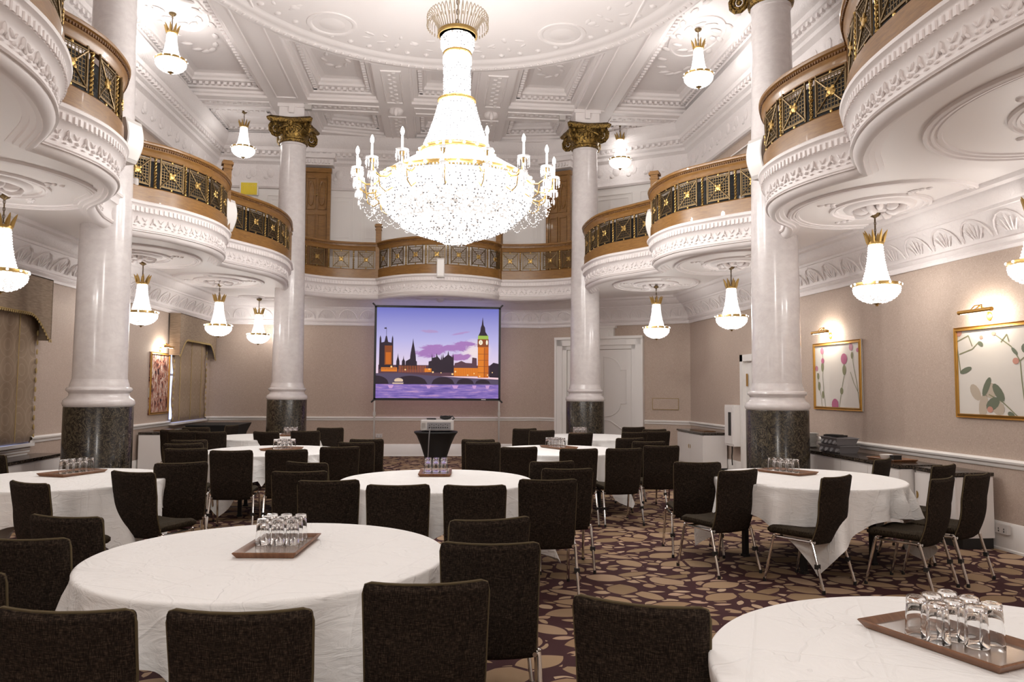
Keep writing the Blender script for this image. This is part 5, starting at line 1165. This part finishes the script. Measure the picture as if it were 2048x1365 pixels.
# ------------------------------------------------------------------ chairs
def make_chair():
    o = thing('conference_chair', 'x', 'chair')
    # backrest shell: grid in (u,v); v along height, u across; rounded top corners
    NU, NV = 16, 26; vs = []; fs = []
    def back(u, t):     # u -1..1, t 0..1
        z = .352+.533*t; y = -.195-.115*t+.03*math.sin(t*PI)*-.4; y += -.018*math.sin(min(1, t*1.6)*PI)
        hw = .208+.014*t
        if t > .965: hw -= .018*(1-math.sqrt(max(0, 1-((t-.965)/.035)**2)))
        if t < .035: hw -= .018*(1-math.sqrt(max(0, 1-((.035-t)/.035)**2)))
        x = u*hw; y += .032*u*u; z += .006*u*u*t
        return x, y, z
    TT = [0, .006, .015, .03]+[.06+.88*i/(NV-8) for i in range(NV-7)]+[.965, .98, .99, .997, 1.0]; NV = len(TT)-1
    UU_ = [-1, -.985, -.95, -.87]+[-.75+1.5*i/(NU-8) for i in range(NU-7)]+[.87, .95, .985, 1]; NU = len(UU_)-1
    for sd_ in (0, 1):
        for i in range(NV+1):
            t = TT[i]
            for j in range(NU+1):
                u = UU_[j]; x, y, z = back(u, t); ed = min(1, min((1-abs(u))*12, (1-t)*32, t*32)); th_ = .0185*math.sqrt(max(.25, ed)); vs.append((x, y+(th_ if sd_ else -th_), z))
    W_ = NU+1; off = (NV+1)*W_
    for i in range(NV):
        for j in range(NU):
            a = i*W_+j; fs.append((a, a+1, a+W_+1, a+W_)); fs.append((off+a, off+a+W_, off+a+W_+1, off+a+1))
    per = [j for j in range(W_)]+[i*W_+NU for i in range(1, NV+1)]+[NV*W_+j for j in range(NU-1, -1, -1)]+[i*W_ for i in range(NV-1, 0, -1)]
    for a, b2 in zip(per, per[1:]+per[:1]): fs.append((a, off+a, off+b2, b2))
    k = MB(); k.add(vs, fs); br = k.build('backrest', 'tweed', o, 60)
    k = MB(); pts = [back(-1, .03+.9*i/12) for i in range(13)]+[back(-.985, .99), back(-.94, 1)]+[back(u, 1.0) for u in (-.7, -.4, 0, .4, .7)]+[back(.94, 1), back(.985, .99)]+[back(1, .93-.9*i/12) for i in range(13)]
    k.tube([(x*1.005, y, z+(.002 if abs(x) < .2 else 0)) for x, y, z in pts], .0058, 5); k.build('lit_edge_piping', 'lit_edge_piping', br)
    # seat cushion
    NU, NV = 12, 14; vs = []; fs = []; W_ = NU+1
    for sd_ in (0, 1):
        for i in range(NV+1):
            t = i/NV
            for j in range(NU+1):
                u = -1+2*j/NU; hw = .208
                if t > .88: hw -= .05*(1-math.sqrt(max(0, 1-((t-.88)/.12)**2)))
                ed = min(1, (1-abs(u))*6, (1-t)*9); th_ = .036*math.sqrt(max(.1, ed)); zc = .424-.018*math.sin(t*PI)*(1-u*u)*.6-.03*max(0, t-.8)*3+.012*u*u
                vs.append((u*hw, -.20+.455*t, zc+(th_ if sd_ else -th_)))
    off = (NV+1)*W_
    for i in range(NV):
        for j in range(NU): a = i*W_+j; fs.append((a, a+W_, a+W_+1, a+1)); fs.append((off+a, off+a+1, off+a+W_+1, off+a+W_))
    per = [j for j in range(W_)]+[i*W_+NU for i in range(1, NV+1)]+[NV*W_+j for j in range(NU-1, -1, -1)]+[i*W_ for i in range(NV-1, 0, -1)]
    for a, b2 in zip(per, per[1:]+per[:1]): fs.append((a, b2, off+b2, off+a))
    k = MB(); k.add(vs, fs); k.build('seat', 'tweed_seat', o, 60)
    k = MB()
    for s in (-1, 1): k.tube([(s*.205, -.20, .375), (s*.205, .16, .375)], .011, 8)
    k.tube([(-.205, -.16, .37), (.205, -.16, .37)], .010, 8); k.tube([(-.205, .15, .37), (.205, .15, .37)], .010, 8); k.build('seat_frame', 'chrome', o)
    for s in (-1, 1):
        for (y0, y1) in ((-.18, -.285), (.15, .235)):
            k = MB(); k.tube([(s*.222, y0, .385), (s*.225, y0+(y1-y0)*.1, .36), (s*.236, y1, .012)], .0115, 10); k.blob((s*.222, y0, .388), (.014, .014, .010), 8, 5); lg = k.build('leg', 'chrome', o)
            k = MB(); k.lathe([(.013, 0), (.014, .004), (.013, .03)], 10, (s*.236, y1, 0)); k.build('rubber_foot', 'black', lg)
            if y0 < 0: k = MB(); k.box((s*.229, (y0+y1)/2, .20), (.04, .03, .035)); k.build('linking_clip', 'black', lg, smooth=0)
    return o
L1, L9, L2, L3, L4 = 'large foreground table', 'bottom right table', 'middle table', 'near right column table', 'left edge table'
L5, L6, L7, L8 = 'left mid-distance table', 'right mid-distance table', 'far left window table', 'far table before the white door'
CH = [  # back-top centre x, y, facing degrees, label
 (-1.14, 2.46, 82, 'dark tweed chair with its back to camera at lower left corner of photo'),
 (-.60, 2.41, 87, 'dark tweed chair at bottom, back to camera, left of the one nearest the aisle'),
 (-.03, 2.70, 91, 'dark tweed chair at bottom centre, covering the right front of the '+L1),
 (.24, 3.36, 85, 'dark tweed chair right of the '+L1+' showing chrome legs beside the carpet'),
 (.29, 3.97, 103, 'dark tweed chair peeking up behind the right hand chair of the '+L1),
 (-1.86, 3.60, 83, 'dark tweed chair left of the '+L1+', middle one of three'),
 (-1.95, 4.19, 73, 'dark tweed chair left of the '+L1+', farthest of three'),
 (-2.89, 5.66, 58, 'angled dark tweed chair in front of the '+L4+', cut by photo edge'),
 (-1.79, 2.95, 87, 'dark tweed chair mostly cropped at left photo edge beside the lowest corner chair'),
 (.65, 2.40, 64, 'tilted dark tweed chair at bottom, left of the '+L9),
 (-.79, 5.66, 95, 'dark tweed chair front left of the '+L2+' right of the foreground glasses'),
 (-.27, 5.38, 90, 'dark tweed chair in front of the '+L2+', left one of the central pair'),
 (.27, 5.33, 87, 'dark tweed chair in front of the '+L2+', right one of the central pair'),
 (.84, 5.64, 89, 'dark tweed chair front right of the '+L2+' with chrome legs over open carpet'),
 (1.12, 6.39, 90, 'dark tweed chair right of the '+L2+', nearer of two overlapping'),
 (1.09, 7.03, 101, 'dark tweed chair right of the '+L2+', farther of two overlapping'),
 (-1.11, 6.27, 92, 'dark tweed chair left of the '+L2+', nearer of two overlapping'),
 (-1.19, 7.02, 66, 'dark tweed chair left of the '+L2+', farther one, turned to the right'),
 (-2.43, 6.30, 66, 'dark tweed chair right of the '+L4+' with its seat swung to the right'),
 (-2.28, 7.03, 112, 'dark tweed chair behind the swung out one beside the '+L4),
 (2.45, 6.90, 83, 'dark tweed chair left of the '+L3+', back square to camera'),
 (2.58, 6.22, 112, 'dark tweed chair at left of the '+L3+' with seat pointing left'),
 (3.20, 5.74, 122, 'dark tweed chair directly in front of the '+L3+' with seat pointing left'),
 (4.00, 5.60, 124, 'dark tweed chair front right of the '+L3+', largest of the right group'),
 (4.48, 5.84, 120, 'rightmost dark tweed chair against the white sideboard end'),
 (4.70, 6.56, 120, 'dark tweed chair right of the '+L3+' half hidden by the largest one'),
 (4.48, 7.17, 129, 'dark tweed chair behind the '+L3+', only its back top showing'),
 (-2.20, 8.34, 93, 'dark tweed chair front left of the '+L5+' with chrome legs visible below'),
 (-1.63, 8.42, 101, 'dark tweed chair in front of the '+L5+' below its glasses'),
 (-1.11, 8.82, 102, 'dark tweed chair front right of the '+L5),
 (-3.15, 9.95, 95, 'dark tweed chair left of the '+L5+', farthest of the stacked looking three'),
 (-3.02, 9.35, 105, 'dark tweed chair left of the '+L5+', middle of the stacked looking three'),
 (-2.75, 8.60, 98, 'dark tweed chair left of the '+L5+', nearest of the stacked looking three'),
 (-3.40, 11.74, 92, 'dark tweed chair front left of the '+L7+', next to the white cloth'),
 (-3.85, 11.87, 90, 'dark tweed chair left of the '+L7+', second from the white cabinet'),
 (-4.11, 12.27, 88, 'dark tweed chair nearest the white cabinet under the left abstract picture'),
 (-4.01, 13.00, 91, 'dark tweed chair behind the left row, against the black draped table'),
 (-3.60, 13.75, 165, 'dark tweed chair seen edge on at the right end of the black draped table'),
 (-2.61, 11.80, 70, 'dark tweed chair in front of the '+L7+' under its glasses'),
 (-2.05, 12.00, 90, 'dark tweed chair right front of the '+L7+' before the column base'),
 (-1.80, 12.94, 90, 'dark tweed chair right of the far left column base, against plain wall'),
 (-.93, 10.11, 90, 'dark tweed chair right of the '+L5+', farther one by open floor'),
 (-1.00, 9.54, 89, 'dark tweed chair right of the '+L5+', nearer one by open floor'),
 (.55, 10.05, 89, 'dark tweed chair left of the '+L6+', farther one by open floor'),
 (.58, 9.50, 89, 'dark tweed chair left of the '+L6+', nearer one by open floor'),
 (.96, 8.74, 98, 'dark tweed chair front left of the '+L6+' below its tray'),
 (1.50, 12.76, 108, 'dark tweed chair left of the '+L8+', outer one'),
 (1.72, 12.22, 103, 'dark tweed chair left of the '+L8+', inner one'),
 (2.22, 11.45, 112, 'dark tweed chair turned left in front of the '+L8),
 (1.62, 8.49, 92, 'dark tweed chair in front of the '+L6+' just right of its tray'),
 (2.16, 8.52, 97, 'dark tweed chair in front of the '+L6+' with cloth corner between its legs'),
 (2.72, 8.92, 89, 'dark tweed chair right front of the '+L6+' before the small white cabinet'),
 (2.77, 9.64, 89, 'dark tweed chair right of the '+L6+', just behind the right front one'),
 (2.70, 10.31, 104, 'dark tweed chair right of the '+L6+', farthest'),
 (3.13, 11.69, 101, 'dark tweed chair right front of the '+L8),
 (3.53, 13.26, 101, 'dark tweed chair right of the '+L8+', highest and farthest'),
 (3.71, 12.55, 100, 'dark tweed chair right of the '+L8+', outer back one'),
 (3.60, 11.95, 106, 'dark tweed chair right of the '+L8+', outer front one'),
 (-4.38, 7.95, 50, 'dark tweed chair behind the '+L4+' at the photo edge below the blind')]
chair0 = make_chair()
for i, (x, y, fa, lb) in enumerate(CH):
    a = R(fa-90); loc = (x+.30*math.cos(R(fa)), y+.30*math.sin(R(fa)), 0)
    if i == 0: chair0.location = loc; chair0.rotation_euler = (0, 0, a); chair0['label'] = lb; chair0['group'] = 'dark tweed conference chairs'
    else: dup(chair0, loc, a, lb, 'dark tweed conference chairs')

# ------------------------------------------------------------------ cabinets and what stands on them
def cabinet(x0, x1, y0, y1, label, face, doors, top=.755):
    # face: -1 doors look to -x, +1 to +x
    o = thing('cabinet', label, 'cabinet', ((x0+x1)/2, (y0+y1)/2, 0)); w_, d_ = x1-x0, y1-y0
    mb = MB(); mb.box((0, 0, (top-.03+.11)/2), (w_, d_, top-.03-.11)); mb.build('carcass', 'white2', o, smooth=0)
    mb = MB(); mb.box((-face*.03, 0, .055), (w_-.06, d_-.04, .11)); mb.build('plinth', 'black', o, smooth=0)
    n = doors; xx = face*(w_/2+.009)
    for k in range(n):
        yc = -d_/2+d_*(k+.5)/n; mb = MB(); mb.box((xx, yc, (top-.05+.13)/2), (.018, d_/n-.008, top-.05-.13)); dr_ = mb.build('door', 'white2', o, smooth=0)
        side = 1 if k % 2 == 0 else -1; mb = MB(); hy = yc+side*(d_/n/2-.03)
        mb.prism([(side*-.0+.03*math.cos(PI/2+PI*q/8)*side, .04*math.sin(PI/2+PI*q/8)) for q in range(9)], 0, .006, lambda a_, b2, dd: (xx+face*(.009+dd), hy+a_, top*.62+b2)); mb.build('handle', 'gold', dr_, smooth=0)
    mb = MB(); mb.box((face*.015, 0, top), (w_+.03, d_+.03, .035)); mb.build('stone_top', 'granite', o, smooth=0); return o
cabinet(5.02, 5.50, 7.75, 11.3, 'long white sideboard with black stone top under the thistle picture', -1, 6)
cabinet(5.18, 5.57, 7.08, 7.72, 'short white cupboard with black stone top at the right end of the long sideboard', -1, 1, .745)
cabinet(4.95, 5.40, 13.62, 15.1, 'white cupboard with black stone top in the right corner by the wall box', -1, 2, .75)
cabinet(-5.20, -4.82, 13.75, 15.3, 'white cupboard with dark top below the abstract picture on the left', 1, 2, .75)
cabinet(-5.33, -5.0, 8.6, 10.6, 'low white cupboard with black top below the left edge window', 1, 3, .66)
o = thing('draped_table', 'black stretch draped table in the left corner under the window', 'table', (-4.58, 16.25, 0))
mb = MB(); vs = []
for (f_, z) in ((1, .80), (1, .79), (.86, .60), (.80, .35), (.90, .08), (1, 0)):
    vs += [(-.45*f_, -.62*f_, z), (.55*f_, -.62*f_, z), (.55*f_, .62*f_, z), (-.45*f_, .62*f_, z)]
mb.add(vs, [(0, 1, 2, 3)]+[(i*4+j, (i+1)*4+j, (i+1)*4+(j+1) % 4, i*4+(j+1) % 4) for i in range(5) for j in range(4)]); mb.build('stretch_cover', 'black_cloth', o, smooth=0)
TZ = .755+.0178
def cutlery_box(z, label, rz):
    o = thing('cutlery_tray', label, 'tray', (5.22, 9.35, z), rz, 'grey cutlery trays'); mb = MB(); vs = []
    for (f_, zz) in ((.84, 0), (1, .085), (1.05, .088), (1.05, .098), (.96, .098), (.80, .02)): vs += [(-.14*f_, -.24*f_, zz), (.14*f_, -.24*f_, zz), (.14*f_, .24*f_, zz), (-.14*f_, .24*f_, zz)]
    mb.add(vs, [(3, 2, 1, 0), (20, 21, 22, 23)]+[(i*4+j, i*4+(j+1) % 4, (i+1)*4+(j+1) % 4, (i+1)*4+j) for i in range(5) for j in range(4)])
    for q in range(4): mb.tube([(-.145, -.18+q*.12, .045), (-.12, -.18+q*.12, .03)], .035, 10)
    mb.build('tray_body', 'grey_plastic', o, smooth=0); mb = MB(); [mb.box((0, -.12+.12*q, .055), (.24, .006, .07)) for q in range(3)]; mb.build('divider', 'grey_plastic', o, smooth=0)
cutlery_box(TZ, 'grey cutlery tray, lower of two stacked on the long sideboard', .05); cutlery_box(TZ+.100, 'grey cutlery tray, upper of two stacked on the long sideboard', -.08)
mb = MB(); mb.box((0, 0, .012), (.16, .26, .02)); mb.box((0, .02, .024), (.12, .2, .006)); tag(mb.build('menu_folder', 'black', None, 0, (5.20, 9.4, TZ+.200), .2), 'black folder lying on the upper cutlery tray', 'folder')
for j, (px, py, n) in enumerate(((5.26, 10.15, 13), (5.28, 10.55, 17))):
    for q in range(n):
        if j == 0 and q == 0:
            k = MB(); k.lathe([(.001, 0), (.06, 0), (.065, .004), (.105, .014), (.11, .017), (.105, .018), (.065, .008), (.001, .006)], 28); pl0 = k.build('side_plate', 'china', None, 40, (px, py, TZ)); pl = pl0
        else: pl = pl0.copy(); COL.objects.link(pl); pl.location = (px, py, TZ+q*.0155)
        tag(pl, ['bottom', 'second', 'third', 'fourth', 'fifth', 'sixth', 'seventh', 'eighth', 'ninth', 'tenth', 'eleventh', 'twelfth', 'thirteenth', 'fourteenth', 'fifteenth', 'sixteenth', 'topmost'][q if q < n-1 else 16]+(' white plate from the base of the shorter sideboard pile', ' white plate from the base of the taller sideboard pile')[j], 'plate', ('plates in the shorter pile', 'plates in the taller pile')[j])
t_ = dup(tray0, (5.24, 8.25, TZ), .06, 'dark tray with a white bowl and black box on the long sideboard', None)
k = MB(); k.lathe([(.001, .0), (.05, 0), (.06, .01), (.075, .05), (.07, .05), (.055, .014), (.001, .01)], 24); tag(k.build('bowl', 'china', None, 40, (5.22, 8.32, TZ+.0115)), 'white round bowl on the dark sideboard tray', 'bowl')
k = MB(); k.box((0, 0, .025), (.10, .07, .05)); k.box((0, 0, .053), (.104, .074, .006)); tag(k.build('small_box', 'black', None, 0, (5.22, 8.14, TZ+.0115), .1), 'small black box beside the white bowl on the sideboard tray', 'box')
k = MB(); k.box((0, 0, .006), (.24, .7, .010)); k.box((0, 0, .013), (.2, .62, .004)); tag(k.build('flat_tray', 'oak_dark', None, 0, (5.18, 14.3, .768), .05), 'flat brown tray on the corner cupboard by the wall box', 'tray')
k = MB(); k.box((0, 0, .006), (.2, .5, .010)); k.box((0, 0, .013), (.17, .45, .004)); tag(k.build('flat_tray', 'oak_dark', None, 0, (-5.0, 14.4, .768), 0), 'flat dark tray on the cupboard below the abstract picture', 'tray')
